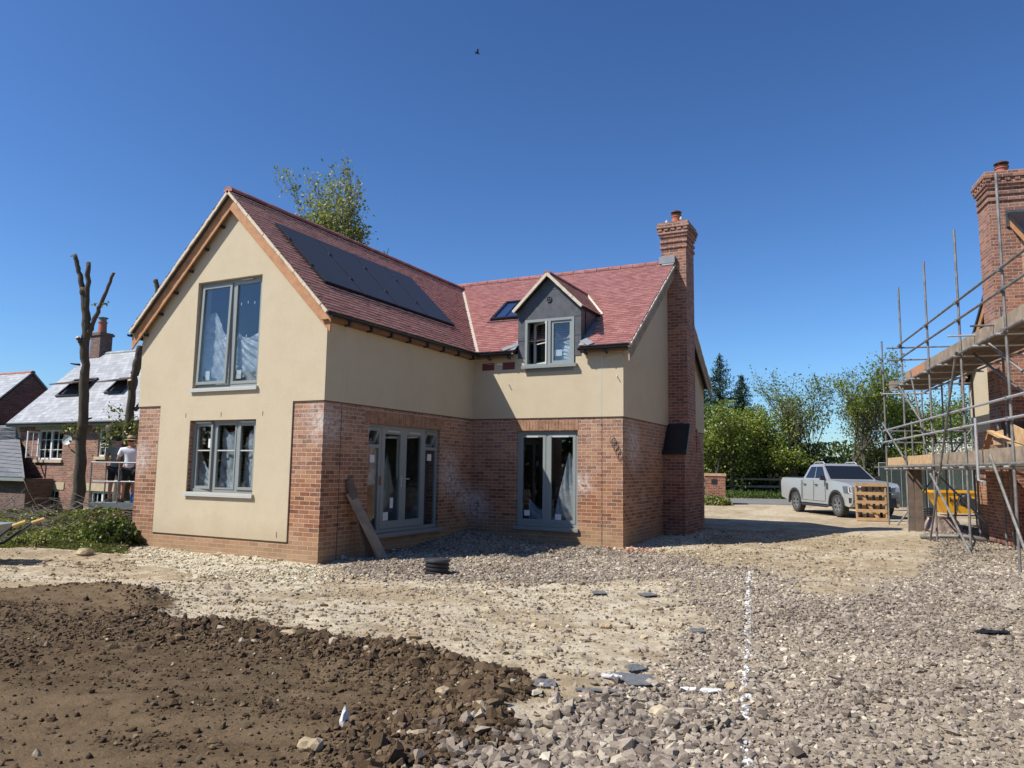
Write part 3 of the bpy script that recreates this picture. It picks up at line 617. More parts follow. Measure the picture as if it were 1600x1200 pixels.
# upper gable window
w = winframe(FAB, UW, 'window', mull=(-2.355,)); a0, a1, c0, c1 = UW
sash(FAB, -2.32, a1-.06, -.085, c0+.06, c1-.06, w)
fr = FAB.sub(a0+.06, -.075, c1-.06, ra=0); fr = FAB.sub(a0+.06, -.07, c1-.07, ra=math.radians(-1.4)); sash(fr, 0, -2.39-(a0+.06), .0, -(c1-c0-.14), 0, w)
mb = MB(); mb.box(FAB, -2.14, -1.86, -.058, -.045, c1-.045, c1-.02); mb.build('trickle_vent', M_['frame_light'], w); sill(FAB, a0, a1, c0, w)
polysheet(FAB, a0+.05, -2.38, -.19, c0+.05, c0+1.5, w, 3, drape=.35, pleat=9); polysheet(FAB, -2.36, a1-.05, -.19, c0+.05, c0+1.15, w, 5, drape=.2, pleat=9)
mb = MB(); mb.box(FAB, -3.05, -2.93, -.105, -.100, c0+.16, c0+.34); mb.box(FAB, -2.22, -2.10, -.105, -.100, c0+.16, c0+.32)
for i, z in enumerate((4.62, 4.62, 4.62, 4.0, 4.0)): mb.box(FAB, -2.2+.17*(i % 3), -2.185+.17*(i % 3), -.105, -.101, z+.02*(i % 2), z+.05+.02*(i % 2))
mb.build('sticker', M_['sheetw'], w)
# lower window, three lights
w = winframe(FAB, LW, 'window', mull=(-2.64,-2.06)); a0, a1, c0, c1 = LW; ms = c0+.77
sash(FAB, -2.605, -2.095, -.085, c0+.06, c1-.06, w, w=.03, bar=[ms]); sash(FAB, -2.025, a1-.06, -.075, c0+.06, c1-.06, w, bar=[ms], w=.05)
fr = FAB.sub(-2.675, -.055, 0, rc=math.radians(-7)); sash(fr, -(-2.675-(a0+.065)), 0, 0, c0+.06, c1-.06, w, bar=[ms], w=.05)
mb = MB()
for x0, x1 in ((-3.12,-2.73),(-1.97,-1.62)): mb.box(FAB, x0, x1, -.055, -.035, c1-.055, c1-.025)
mb.build('trickle_vent', M_['frame_light'], w); sill(FAB, a0, a1, c0, w)
polysheet(FAB, a0+.05, -2.66, -.2, c0+.04, c0+.8, w, 8, drape=.5, taper=-.3, pleat=9); polysheet(FAB, -2.6, -2.1, -.2, c0+.04, c1-.1, w, 9, drape=.1, pleat=9); polysheet(FAB, -2.0, a1-.05, -.2, c0+.04, c1-.15, w, 10, drape=.15, pleat=8)
mb = MB(); mb.box(FAB, -2.80, -2.70, -.06, -.056, 1.95, 2.12); mb.box(FAB, -2.16, -2.10, -.10, -.097, 2.1, 2.25); mb.box(FAB, -1.68, -1.6, -.09, -.086, 2.0, 2.2); mb.build('sticker', M_['sheetw'], w)
# french doors with side lights
a0, a1, c0, c1 = FD
w = winframe(FBC, FD, 'french_doors', mull=(1.70,3.21), extra=lambda m: (m.box(FBC, a0+.06, 1.665, -.13, -.07, 2.0, 2.06), m.box(FBC, 3.245, a1-.06, -.13, -.07, 2.0, 2.06)))
for q0, q1 in ((1.735,2.455),(2.455,3.175)):
    m = MB(); ring(m, FBC, q0, q1, -.125, -.06, c0+.07, c1-.06, .105, wb=.14); o = m.build('door_leaf', M_['frame'], w, bevel=.004)
    pane(FBC, q0+.1, q1-.1, -.09, c0+.2, c1-.16, w)
    m = MB(); m.box(FBC, q0+.16, q1-.16, -.06, -.045, c1-.125, c1-.1); m.build('trickle_vent', M_['frame_light'], w)
for x in (2.40,2.51):
    m = MB(); m.box(FBC, x-.016, x+.016, -.06, -.05, 1.25, 1.48); m.box(FBC, min(x, x+(.11 if x > 2.45 else -.11)), max(x, x+(.11 if x > 2.45 else -.11)), -.03, -.015, 1.40, 1.42); m.build('handle', M_['galvl'], w)
for q0, q1 in ((a0+.05,1.675),(3.24,a1-.05)):
    pane(FBC, q0, q1, -.10, c0+.07, 2.01, w); fr = FBC.sub(q0, -.06, c1-.05, ra=math.radians(24)); sash(fr, 0, q1-q0, 0, -.36, 0, w, w=.07, m=M_['frame'])
sill(FBC, a0, a1, c0, w, M_['frame'], dep=.09)
polysheet(FBC, 1.8, 2.3, -.5, 1.3, 2.2, w, 21, drape=.6, pleat=5)
mb = MB(); mb.box(FBC, 1.42, 1.56, -.09, -.088, 1.72, 1.86); mb.box(FBC, 1.85, 2.03, -.085, -.082, .62, .78); mb.box(FBC, 2.08, 2.18, -.085, -.082, .85, 1.05); mb.box(FBC, 3.35, 3.5, -.09, -.088, 1.78, 1.92); mb.build('sticker', M_['sheetw'], w)
mb = MB(); mb.box(FBC, 1.70, 1.72, -.065, -.03, 1.30, 1.46); mb.build('packer', M_['terracotta'], w)
# glazed door in the recessed wing
a0, a1, c0, c1 = GD
w = winframe(FCD, GD, 'glazed_door', w=.07, mull=(1.865,), wb=.09)
for q0, q1 in ((a0+.07,1.83),(1.90,a1-.07)): sash(FCD, q0, q1, -.085, c0+.09, c1-.07, w, w=.065)
mb = MB(); mb.box(FCD, 1.30, 1.66, -.06, -.045, c1-.14, c1-.11); mb.box(FCD, 2.0, 2.38, -.06, -.045, c1-.14, c1-.11); mb.build('trickle_vent', M_['frame_light'], w); sill(FCD, a0, a1, c0, w, M_['frame'], dep=.06)
mb = MB(); P = [FCD(2.46,-.25,1.95), FCD(2.0,-.45,1.25), FCD(1.25,-.6,.72), FCD(1.25,-.6,.42), FCD(2.5,-.3,.42)]
polysheet(FCD, 1.95, 2.52, -.22, c0+.1, c0+1.6, w, 31, drape=.15, taper=.75, pleat=8); polysheet(FCD, 1.25, 1.85, -.5, c0+.1, c0+.6, w, 32, drape=.5, pleat=6)
mb = MB(); mb.box(FCD, 1.32, 1.45, -.08, -.077, .62, .74); mb.box(FCD, 2.06, 2.2, -.08, -.077, .56, .68); mb.build('sticker', M_['sheetw'], w)
mb = MB()
for k in range(7): mb.box(WORLD, 1.5+.03*k, 2.35, L1+1.2, L1+2.0, .9+.13*k, .98+.13*k)
mb.build('interior_shelving', M_['plaster'], w)
# air bricks
for x0 in (.245,.775):
    m = MB(); m.box(FCD, x0, x0+.315, RT-.01, RT+.006, 3.87, 4.035)
    for i in range(5):
        for j in range(3): m.box(FCD, x0+.03+.055*i, x0+.06+.055*i, RT+.006, RT+.010, 3.885+.048*j, 3.91+.048*j, 1)
    m.build('air_brick', [M_['ventbrick'], M_['black']], house)
mb = MB()
for k in range(5):
    c_ = FCD(3.40+.045*k, .03, 2.27-.09*k); path = []
    for i in range(15): t = 2*math.pi*i/14; path.append(c_+V(math.cos(t)*.055, -.012*k*.3, math.sin(t)*(.075+.01*(k % 2))))
    mb.tube(path, .0055, 5)
mb.build('cable_coil', M_['black'], house)
mb = MB()
for x, z in ((.93,3.55),(3.49,3.63)): mb.tube([FCD(x,.02,z), FCD(x+.03,.09,z-.05)], .009, 6)
mb.build('cable_stub', M_['frame_light'], house)
# ---- roofs
roof = MB(); YF0 = -GO; YV = L1+(HR-ZE)/s2-EO+.0
n1 = V(s1,0,1).normalized(); S1 = V(-1,0,s1).normalized(); len1 = (W/2+EO)*math.hypot(1, s1)
tiles(roof, (EO,-GO,ZE), (0,1,0), S1, n1, round(len1/.1), len1/round(len1/.1), .165, lambda s: [(0, (L1-EO)+GO+ (s/math.hypot(1,s1))*s1/s2+.02)], 3)
n1b = V(-s1,0,1).normalized(); S1b = V(1,0,s1).normalized()
tiles(roof, (-W-EO,-GO,ZE), (0,-1,0), S1b, n1b, round(len1/.1), len1/round(len1/.1), .165, lambda s: [(-9,0)], 4)
n2 = V(0,-s2,1).normalized(); S2 = V(0,1,s2).normalized(); len2 = (YR+EO)*math.hypot(1, s2); XR = L2+GO
def rng2(s):
    run = s/math.hypot(1, s2); z = ZE+run*s2; xv = EO-(z-ZE)/s1; xs = max(xv, -W/2); segs = [(xs, XR)]
    if run < .32: segs = [(xs, 1.13), (2.70, XR)]
    return segs
tiles(roof, (0,L1-EO,ZE), (1,0,0), S2, n2, round(len2/.1), len2/round(len2/.1), .165, rng2, 5)
n3 = V(0,s3,1).normalized(); S3 = V(0,-1,s3).normalized(); len3 = (W2-YR+EO)*math.hypot(1, s3)
tiles(roof, (0,L1+W2+EO,ZE2), (-1,0,0), S3, n3, round(len3/.1), len3/round(len3/.1), .165, lambda s: [(-XR, W+GO)], 6)
ridge(roof, (-W/2,-GO,HR+.02), (-W/2,YV,HR+.02)); ridge(roof, (-W-GO,L1+YR,HR2+.02), (XR-.1,L1+YR,HR2+.02))
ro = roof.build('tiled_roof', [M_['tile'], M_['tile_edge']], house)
# roof decks below the tiles
mb = MB(); h = -.015
def deck(a, b, c, d, n): q = [Vector(a), Vector(b), Vector(c), Vector(d)]; nn = Vector(n)*h; mb.prism([p+nn for p in q], Vector(n)*-.05)
ye = L1+.6
deck((EO,-GO+.02,ZE), (EO,L1-EO,ZE), (-W/2,YV+.0,HR), (-W/2,-GO+.02,HR), n1); deck((-W-EO,-GO+.02,ZE), (-W/2,-GO+.02,HR), (-W/2,YV+.6,HR), (-W-EO,YV+.6,ZE), n1b)
yl = L1-EO+.34
zl = ZE+.34*s2
deck((EO,L1-EO,ZE), (1.13,L1-EO,ZE), (1.13,yl,zl), (EO-(zl-ZE)/s1,yl,zl), n2); deck((2.70,L1-EO,ZE), (XR-.02,L1-EO,ZE), (XR-.02,yl,zl), (2.70,yl,zl), n2)
deck((EO-(zl-ZE)/s1-.3,yl,zl), (XR-.02,yl,zl), (XR-.02,L1+YR,HR2), (-W-GO,L1+YR,HR2), n2); deck((-W-GO,L1+YR,HR2), (XR-.02,L1+YR,HR2), (XR-.02,L1+W2+EO,ZE2), (-W-GO,L1+W2+EO,ZE2), n3)
mb.build('roof_deck', plain('roof_felt', (.05,.045,.045), .9), house)
# verge mortar, bargeboards, fascia, gutters, valleys
def verge(p0, p1, outv, name='verge'):
    m = MB(); p0, p1, o = Vector(p0), Vector(p1), Vector(outv); L = (p1-p0).length; n = round(L/.1); r = random.Random(2)
    for i in range(n):
        a, b = p0.lerp(p1, i/n), p0.lerp(p1, (i+1)/n); d = (b-a).normalized(); q = o*r.uniform(.0, .012); up_ = d.cross(o); up_ = up_ if up_.z > 0 else -up_
        m.beam(a+q-up_*.028, b+q-up_*.028+d*.004, .05, .045+r.uniform(0, .012), up_)
    return m.build(name, M_['mortar'], house)
def barge(p0, p1, outv, drop=.09, hgt=.20, mm='timber', th=.03):
    m = MB(); p0, p1, o = Vector(p0), Vector(p1), Vector(outv); m.prism([p0-V(0,0,drop), p1-V(0,0,drop), p1-V(0,0,drop+hgt*1.35), p0-V(0,0,drop+hgt*1.35)], o*th)
    return m.build('bargeboard', M_[mm], house)
verge((EO,-GO+.025,ZE), (-W/2,-GO+.025,HR), (0,-1,0)); verge((-W-EO,-GO+.025,ZE), (-W/2,-GO+.025,HR), (0,-1,0))
barge((EO,-GO+.11,ZE), (-W/2,-GO+.11,HR), (0,-1,0)); barge((-W-EO,-GO+.11,ZE), (-W/2,-GO+.11,HR), (0,-1,0))
verge((XR-.01,L1-EO,ZE), (XR-.01,L1+YR,HR2), (1,0,0)); barge((XR-.04,L1-EO,ZE), (XR-.04,L1+YR,HR2), (1,0,0), mm='board'); barge((XR-.04,L1+YR,HR2), (XR-.04,L1+W2+EO,ZE2), (1,0,0), mm='board')
verge((XR-.01,L1+W2+EO,ZE2), (XR-.01,L1+YR,HR2), (1,0,0))
m = MB()
m.box(WORLD, RT+.003, EO-.03, -GO+.03, L1-EO, ZE-.15, ZE-.14); m.box(WORLD, EO-.03, EO-.008, -GO+.115, L1-EO, ZE-.145, ZE-.05)
m.box(WORLD, EO-.03, 1.12, L1-EO+.008, L1-EO+.03, ZE-.145, ZE-.05); m.box(WORLD, 2.71, XR-.06, L1-EO+.008, L1-EO+.03, ZE-.145, ZE-.05)
m.box(WORLD, -W-EO+.008, -W-EO+.03, -GO+.115, L1+3, ZE-.145, ZE-.05)
m.build('fascia', M_['fascia'], house)
m = MB()
for i in range(8): y = .35+i*.62; m.box(WORLD, EO-.09, EO+.035, y-.02, y+.02, ZE-.18, ZE-.07)
for x in (.5,1.0,2.85,3.3): m.box(WORLD, x-.02, x+.02, L1-EO-.035, L1-EO+.09, ZE-.18, ZE-.07)
for k in range(6):
    t = .12+k*.155; x = -W-EO+(W/2+EO)*t; z = ZE+(W/2+EO)*t*s1-.42; m.box(WORLD, x-.02, x+.03, -GO+.12, -.025, z+.02, z+.07)
m.build('rafter_bracket', M_['black'], house)
gutter((EO+.045,-GO+.03,ZE-.045), (EO+.045,L1-EO,ZE-.045), (1,0,0), house); gutter((EO+.1,L1-EO-.045,ZE-.045), (1.12,L1-EO-.045,ZE-.045), (0,-1,0), house); gutter((2.70,L1-EO-.045,ZE-.045), (XR-.02,L1-EO-.045,ZE-.045), (0,-1,0), house)
gutter((-W-EO-.045,-GO+.03,ZE-.045), (-W-EO-.045,L1+W2,ZE-.045), (-1,0,0), house)
m = MB()
va, vb = V(EO,L1-EO,ZE), V(-W/2,YV,HR); d = (vb-va).normalized(); nn = (n1+n2).normalized()
m.beam(va+nn*.022, vb+nn*.022, .085, .035, nn)
m.build('valley', M_['mortar'], house)
# solar panels
SP = [(.38+1.13*k, .38+1.13*k+1.105) for k in range(4)]
slen = lambda x: (EO-x)*math.hypot(1, s1)
for y0, y1 in SP:
    fr = Fr((EO,0,ZE), (0,1,0), n1, S1); p = MB(); b0 = .03; p.box(fr, y0, y1, b0, b0+.045, slen(-.47), slen(-1.76)); po = p.build('solar_panel', M_['gutter'], house)
    g = MB(); g.box(fr, y0+.018, y1-.018, b0+.046, b0+.049, slen(-.47)+.018, slen(-1.76)-.018); g.build('solar_glass', M_['solar'], po)
    g = MB()
    for s in (.28, .72): sp = slen(-.47)+(slen(-1.76)-slen(-.47))*s; g.box(fr, y0-.03, y0+.02, b0+.045, b0+.062, sp-.03, sp+.03)
    g.build('clamp', M_['black'], po)
# skylight in the wing
fr = Fr((0,L1-EO,ZE), (1,0,0), n2, S2); sy = lambda y: (y-L1+EO)*math.hypot(1, s2)
m = MB(); ring(m, fr, -.27, .50, .0, .075, sy(6.33), sy(7.22), .075); m.box(fr, .105, .125, .04, .065, sy(6.33)+.07, sy(7.22)-.07); m.box(fr, -.32, .55, 0, .02, sy(6.33)-.14, sy(6.33)); w = m.build('skylight', M_['gutter'], house); pane(fr, -.2, .43, .045, sy(6.33)+.07, sy(7.22)-.07, w, glassmat('skylight_glass', .35))
# ---- dormer
dx0, dx1, dze, dzr = 1.165, 2.69, 5.17, 5.97; dxm = (dx0+dx1)/2; dyf = L1-.02; eo = .07
sd = (dzr-dze)/(dxm-dx0+eo)
dorm = empty('dormer'); dorm.parent = house
m = MB(); ydb = L1+2.6
def yroof(z): return L1-EO+(z-ZE)/s2
fr = FCD
def dt(a): return min(dze+(a-dx0+eo)*sd, dze+(dx1+eo-a)*sd)-.05
wallcols(m, fr, [dx0,dxm,dx1], 4.1, dt, [(DWN[0],DWN[1],3.0,DWN[3])], .25, .035)
m.prism([V(dx0,L1+.2,4.15), V(dx0,L1+.2,dze-.02), V(dx0,yroof(dze)+.2,dze-.02)], V(.06,0,0)); m.prism([V(dx1-.06,L1+.2,4.15), V(dx1-.06,L1+.2,dze-.02), V(dx1-.06,yroof(dze)+.2,dze-.02)], V(.06,0,0))
# welted seams of the lead
m.box(fr, dx0, dx1, .035, .043, 4.97, 4.985); m.box(fr, dx0+.32, dx1-.32, .035, .043, 5.62, 5.635); m.box(fr, dx0, DWN[0], .035, .043, 4.5, 4.51); m.box(fr, DWN[1], dx1, .035, .043, 4.55, 4.56)
q = [fr(dxm+math.cos(2*math.pi*k/10)*.055, .05, 5.40+math.sin(2*math.pi*k/10)*.065) for k in range(11)]; m.tube(q, .012, 6)
m.tube([fr(dxm,.05,5.34), fr(dxm,.05,5.46)], .01, 6); m.tube([fr(dxm-.05,.05,5.40), fr(dxm+.05,.05,5.40)], .01, 6)
m.build('lead_cladding', M_['lead'], dorm)
m = MB(); yb = yroof(dzr)
nl, nr = V(-sd,0,1).normalized(), V(sd,0,1).normalized(); Sl, Sr = V(1,0,sd).normalized(), V(-1,0,sd).normalized(); ld = (dxm-dx0+eo)*math.hypot(1, sd); yv = L1-.17
ye_ = lambda s: yroof(dze+s/math.hypot(1, sd)*sd)
tiles(m, (dx1+eo,0,dze), (0,1,0), Sr, nr, 11, ld/11, .165, lambda s: [(yv, ye_(s)+.03)], 8); tiles(m, (dx0-eo,0,dze), (0,-1,0), Sl, nl, 11, ld/11, .165, lambda s: [(-ye_(s)-.03, -yv)], 9)
ridge(m, (dxm,yv,dzr+.015), (dxm,yb+.05,dzr+.015), .085)
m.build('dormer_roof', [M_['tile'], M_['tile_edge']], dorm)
m = MB()
for (xa, nn_) in ((dx1+eo, nr), (dx0-eo, nl)):
    m.prism([V(xa,yv+.02,dze)-nn_*.02, V(xa,ye_(0),dze)-nn_*.02, V(dxm,yb,dzr)-nn_*.02, V(dxm,yv+.02,dzr)-nn_*.02], nn_*-.03)
m.build('dormer_deck', M_['gutter'], dorm)
m = MB(); r = random.Random(4)
for xa in (dx1+eo, dx0-eo):
    p0, p1 = V(xa,yv,dze-.01), V(dxm,yv,dzr-.01); n = 11
    for i in range(n): a, b = p0.lerp(p1, i/n), p0.lerp(p1, (i+1)/n); m.beam(a+V(0,r.uniform(0,.01),-.01), b+V(0,r.uniform(0,.01),-.01), .05, .06+r.uniform(0,.01), V(0,0,1))
for xa in (dx1+eo, dx0-eo):
    a, b = V(xa,ye_(0),dze+.03), V(dxm,yb,dzr+.03); m.beam(a, b, .07, .035, n2)
m.build('dormer_mortar', M_['mortar'], dorm)
m = MB(); m.beam(V(dx0-.30,L1-EO-.03,ZE+.03), V(dx0-.0,L1-EO+.22,ZE+.19), .16, .02, n2); m.beam(V(dx1+.30,L1-EO-.03,ZE+.03), V(dx1+.0,L1-EO+.22,ZE+.19), .16, .02, n2); m.box(Fr((0,L1-EO,ZE),(1,0,0),n2,S2), dx0-.12, dx0, .02, .03, .0, 1.2); m.box(Fr((0,L1-EO,ZE),(1,0,0),n2,S2), dx1, dx1+.12, .02, .03, .0, 1.2)
m.build('lead_apron', M_['leadl'], dorm)
a0, a1, c0, c1 = DWN
m = MB(); ring(m, FCD, a0, a1, -.05, .05, c0, c1, .06); m.box(FCD, 1.905, 1.975, -.05, .05, c0+.06, c1-.06); w = m.build('dormer_window', M_['frame'], dorm, bevel=.004)
sash(FCD, 1.98, a1-.06, .0, c0+.06, c1-.06, w)
fr = FCD.sub(1.90, .05, 0, rc=math.radians(-30)); sash(fr, -.50, 0, 0, c0+.05, c1-.05, w, bar=[4.43], m=M_['frame_light'], w=.045)
sill(FCD, a0-.02, a1+.04, c0+.03, w, M_['frame'], dep=.13); m = MB(); m.box(FCD, a0+.02, a1-.02, .0, .03, c0-.12, c0-.02); m.build('sill_board', M_['frame'], w)
polysheet(FCD, 2.0, a1-.06, -.16, c0+.05, c0+.85, w, 41, drape=.3, pleat=5); polysheet(FCD, 2.02, 2.5, -.1, c0+.04, c0+.45, w, 42, drape=.6, pleat=7)
m = MB(); m.box(FCD, 2.02, 2.22, -.03, -.026, c0+.22, c0+.36); m.build('sticker', M_['sheetw'], w)
# ---- chimney
ch = MB(); x0, x1, y0, y1 = 3.49, 4.13, 8.55, 9.36
ch.box(WORLD, x0, x1, y0, y1, 2.0, 7.31); ch.box(WORLD, L2+.002, 4.16, 8.08, 9.9, -.4, 2.12)
ch.hexa([V(L2+.002,8.08,2.12), V(4.16,8.08,2.12), V(4.16,8.08+.47,2.12), V(L2+.002,8.08+.47,2.12), V(L2+.002,8.50,2.72), V(4.16,8.50,2.72), V(4.16,8.55,2.72), V(L2+.002,8.55,2.72)])
ch.hexa([V(L2+.002,9.36,2.12), V(4.16,9.36,2.12), V(4.16,9.9,2.12), V(L2+.002,9.9,2.12), V(L2+.002,9.36,2.72), V(4.16,9.36,2.72), V(4.16,9.40,2.72), V(L2+.002,9.40,2.72)])
zt = corbel(ch, x0+.0, x1, y0, y1, 7.31)
cho = ch.build('chimney', M_['brick_plain'], house); pot(3.84, 8.75, zt, cho)
m = MB(); m.box(WORLD, x0-.02, x1-.02, y0+.02, y1-.02, zt-.02, zt+.03)
m.lathe(V(3.62,8.62,zt+.02), [(.005,0),(.035,.02),(.03,.06),(.004,.09)], 7); m.lathe(V(4.0,8.60,zt+.05), [(.005,0),(.035,.02),(.03,.06),(.004,.1)], 7); m.build('flaunching', M_['mortar'], cho)
m = MB(); m.hexa([V(L2+.02,8.02,2.10), V(4.21,8.02,2.10), V(4.21,8.08,2.06), V(L2+.02,8.08,2.06), V(L2+.02,8.50,2.80), V(4.19,8.50,2.80), V(4.19,8.56,2.76), V(L2+.02,8.56,2.76)]); m.box(WORLD, L2-.0, 4.21, 8.0, 8.05, 2.03, 2.13)
m.build('slate_shoulder', M_['gutter'], cho)
m = MB(); m.beam(V(XR-.3,8.50,HR2-.05), V(XR+.0,8.50,HR2-.05), .3, .03, n2); m.box(WORLD, x0-.03, XR+.02, 8.44, 8.54, HR2-.06, HR2+.12); m.build('lead_flashing', M_['leadl'], cho)
# ================= HOUSE UNDER SCAFFOLD, right
RA = math.radians(10.5); RO = V(10.82, 9.26, 0); RX = V(math.cos(RA), math.sin(RA), 0); RY = V(-math.sin(RA), math.cos(RA), 0)
RF = Fr(RO, RX, RY, (0,0,1))                         # lx, ly, z
hr_ = empty('scaffolded_house', (0,0,0), 0, 'part-built brick and cream house on the right, wrapped in scaffolding, with a tall corbelled chimney', 'house')
GX = .58; y0r, yar, y1r = -3.9, .35, 4.5; zer, zar = 4.1, 7.48; sr0 = (zar-zer)/(yar-y0r+.2); sr1 = (zar-zer)/(y1r-yar+.2)
FRG = Fr(RO+RX*GX, RY, -RX, (0,0,1)); zt_r = lambda a: min(zer+(a-y0r+.2)*sr0, zer+(y1r+.2-a)*sr1)-.07
mb = MB(); wallcols(mb, FRG, [y0r,y1r], -.4, lambda a: 2.76, [], .3); wallcols(mb, FRG, [y0r,.315], 2.76, zt_r, [], .3); mb.box(RF, GX+.3, GX+6, y0r, y0r+.3, 2.76, zer-.05); mb.box(RF, GX+.3, GX+6, y0r, y0r+.3, -.4, 2.76); mb.box(RF, GX+.3, GX+6, y1r-.3, y1r, -.4, 2.76); mb.build('brick_wall', M_['brick'], hr_)
mb = MB(); wallcols(mb, FRG, [.32,yar,y1r+.02], 2.76, zt_r, [], .3, .022); mb.box(RF, GX+.3, GX+6, y1r-.3, y1r+.022, 2.76, zer-.05); mb.build('rendered_wall', M_['render'], hr_)
mb = MB(); OV = .22
for (ya, za, yb, zb) in ((y0r-.2, zer, yar, zar), (y1r+.2, zer, yar, zar)):
    n = V(0,0,1); d = (RF(0,yb,zb)-RF(0,ya,za)); n = RX.cross(d); n = n.normalized(); n = n if n.z > 0 else -n
    mb.prism([RF(GX-OV,ya,za), RF(GX+6,ya,za), RF(GX+6,yb,zb), RF(GX-OV,yb,zb)], n*.07)
mb.build('slate_roof', M_['gutter'], hr_)
for (ya, za) in ((y0r-.2, zer), (y1r+.2, zer)):
    mb = MB(); mb.prism([RF(GX-OV+.02,ya,za-.24), RF(GX-OV+.02,yar,zar-.24), RF(GX-OV+.02,yar,zar-.005), RF(GX-OV+.02,ya,za-.005)], RX*.03); mb.build('bargeboard', M_['timber'], hr_)
    mb = MB(); mb.prism([RF(GX-OV-.02,ya,za-.01), RF(GX-OV-.02,yar,zar-.01), RF(GX-OV-.02,yar,zar+.08), RF(GX-OV-.02,ya,za+.08)], RX*.05); mb.build('dry_verge', M_['gutter'], hr_)
mb = MB(); cx0, cx1, cy0, cy1 = .0, .75, .30, 1.08
mb.box(RF, cx0, cx1, cy0, cy1, 2.0, 7.80); mb.box(RF, 0, GX-.002, 0, 1.6, -.4, 2.12)
mb.hexa([RF(0,0,2.12), RF(GX-.002,0,2.12), RF(GX-.002,.32,2.12), RF(0,.32,2.12), RF(0,.27,2.72), RF(GX-.002,.27,2.72), RF(GX-.002,.31,2.72), RF(0,.31,2.72)])
mb.hexa([RF(0,1.07,2.12), RF(GX-.002,1.07,2.12), RF(GX-.002,1.6,2.12), RF(0,1.6,2.12), RF(0,1.07,2.72), RF(GX-.002,1.07,2.72), RF(GX-.002,1.12,2.72), RF(0,1.12,2.72)])
zt = corbel(mb, cx0, cx1, cy0, cy1, 7.80, RF); cho = mb.build('chimney', M_['brick_plain'], hr_); pot(.42, .70, zt, cho, RF, h=.24, r=.125)
mb = MB(); mb.hexa([RF(-.04,-.06,2.1), RF(GX,-.06,2.1), RF(GX,0,2.06), RF(-.04,0,2.06), RF(-.04,.26,2.8), RF(GX,.26,2.8), RF(GX,.30,2.76), RF(-.04,.30,2.76)]); mb.build('slate_shoulder', M_['gutter'], cho)
mb = MB(); mb.box(RF, GX-OV-.05, GX+.3, cy0-.04, cy0-.012, 7.18, 7.56); mb.build('lead_flashing', M_['lead'], cho)
# ================= SCAFFOLD
sca = empty('scaffold', RF(-1.15, 1.3, .05), 0, 'galvanised tube scaffold with two board decks wrapped round the right-hand house', 'scaffold')
sca.rotation_euler.z = RA; bpy.context.view_layer.update()
inv = Matrix.Rotation(-RA, 4, 'Z')@Matrix.Translation(-sca.location)
def SP_(lx, ly, z): return inv@RF(lx, ly, z)
def stube(name, pts, r=.025, m='galv'):
    mb = MB(); mb.tube([SP_(*p) for p in pts], r, 8); return mb.build(name, M_[m], sca, smooth=False, autouv=False)
gz = lambda lx, ly: h1(RF(lx,ly,0).x, RF(lx,ly,0).y)
PO = [(6.9,5.75,0),(4.2,6.82,0),(1.3,6.76,0),(-1.3,6.72,.0),(-3.95,6.9,0)]
for ly, zt, j in PO: 
    stube('standard', [(-1.15,ly,gz(-1.15,ly)), (-1.15+.01,ly,3.4), (-1.15,ly,zt)])
for lx, ly, zt in ((-.08,1.95,4.15),(-.1,4.6,5.0),(1.0,5.6,5.2),(2.4,5.6,5.2),(1.2,6.9,5.4),(3.2,6.9,4.6),(-.1,-1.3,1.9),(-.1,6.9,4.9),(-.15,-.5,5.2)): stube('standard', [(lx,ly,gz(lx,ly)), (lx,ly,zt)])
LY0, LY1 = -5.6, 6.9
for z, a, b in ((5.18,LY0,4.4),(4.80,LY0,4.4),(2.95,LY0,7.1),(2.60,LY0,7.1),(1.84,LY0,7.2),(4.10,LY0,4.5)): stube('ledger', [(-1.19,a,z), (-1.19,b,z+.01)], m='galvl' if z < 3 and z > 2 else 'galv')
for z in (1.84,4.10): stube('ledger', [(-.1,LY0,z), (-.1,7.0,z)])
for z, a in ((5.12,4.25),(4.78,4.25),(2.95,6.95),(2.60,6.95),(1.84,6.95),(4.1,4.25)): stube('ledger', [(-1.5,a,z), (3.6,a,z)], .022)
for z, dz in ((1.79,1.3),(4.06,1.3)):
    ly = -5.2
    while ly < 6.8: stube('transom', [(-1.28,ly,z), (.0,ly,z)], .022, 'galvl'); ly += dz
for p in ([(-1.25,1.55,.03),(-1.24,-1.35,4.15)], [(-1.28,1.05,1.66),(-1.28,-1.95,.02)], [(-.2,1.2,1.8),(-.15,3.0,.9),(-.12,-.0,2.4)][:0] or [(-.62,3.9,1.8),(-.05,1.55,.55)], [(-1.22,6.9,3.2),(-1.22,4.15,2.1)], [(-1.22,4.3,4.05),(-1.22,1.9,2.9)], [(-.9,-1.25,4.1),(-.35,-3.2,2.8)], [(-1.1,-2.9,4.05),(-.2,-4.9,2.2)]): stube('diagonal_brace', p)
for p in ([(-.95,2.6,1.9),(-1.22,2.9,4.3)], [(-1.24,-4.9,.05),(-1.24,-3.1,2.0)], [(-.12,-3.2,.05),(-.12,-3.2,4.2)], [(.35,5.7,.0),(.35,5.7,4.4)], [(-.6,6.0,.05),(-.6,6.0,3.2)], [(-.1,.1,.05),(-.14,.1,3.1)], [(-1.0,6.6,.1),(1.6,5.8,3.9)]): stube('standard', p, .024)
for ly, zz in ((-2.35,0),): stube('hop_up_bracket', [(-1.24,ly,2.72),(-1.24,ly,1.55),(-1.24,ly-.35,1.52)], .026, 'galvl')
stube('transom', [(-1.6,-2.2,4.33),(-1.0,-2.2,4.33)], .02, 'galvl'); stube('transom', [(-1.5,-3.3,4.32),(-1.0,-3.3,4.32)], .02, 'galv')
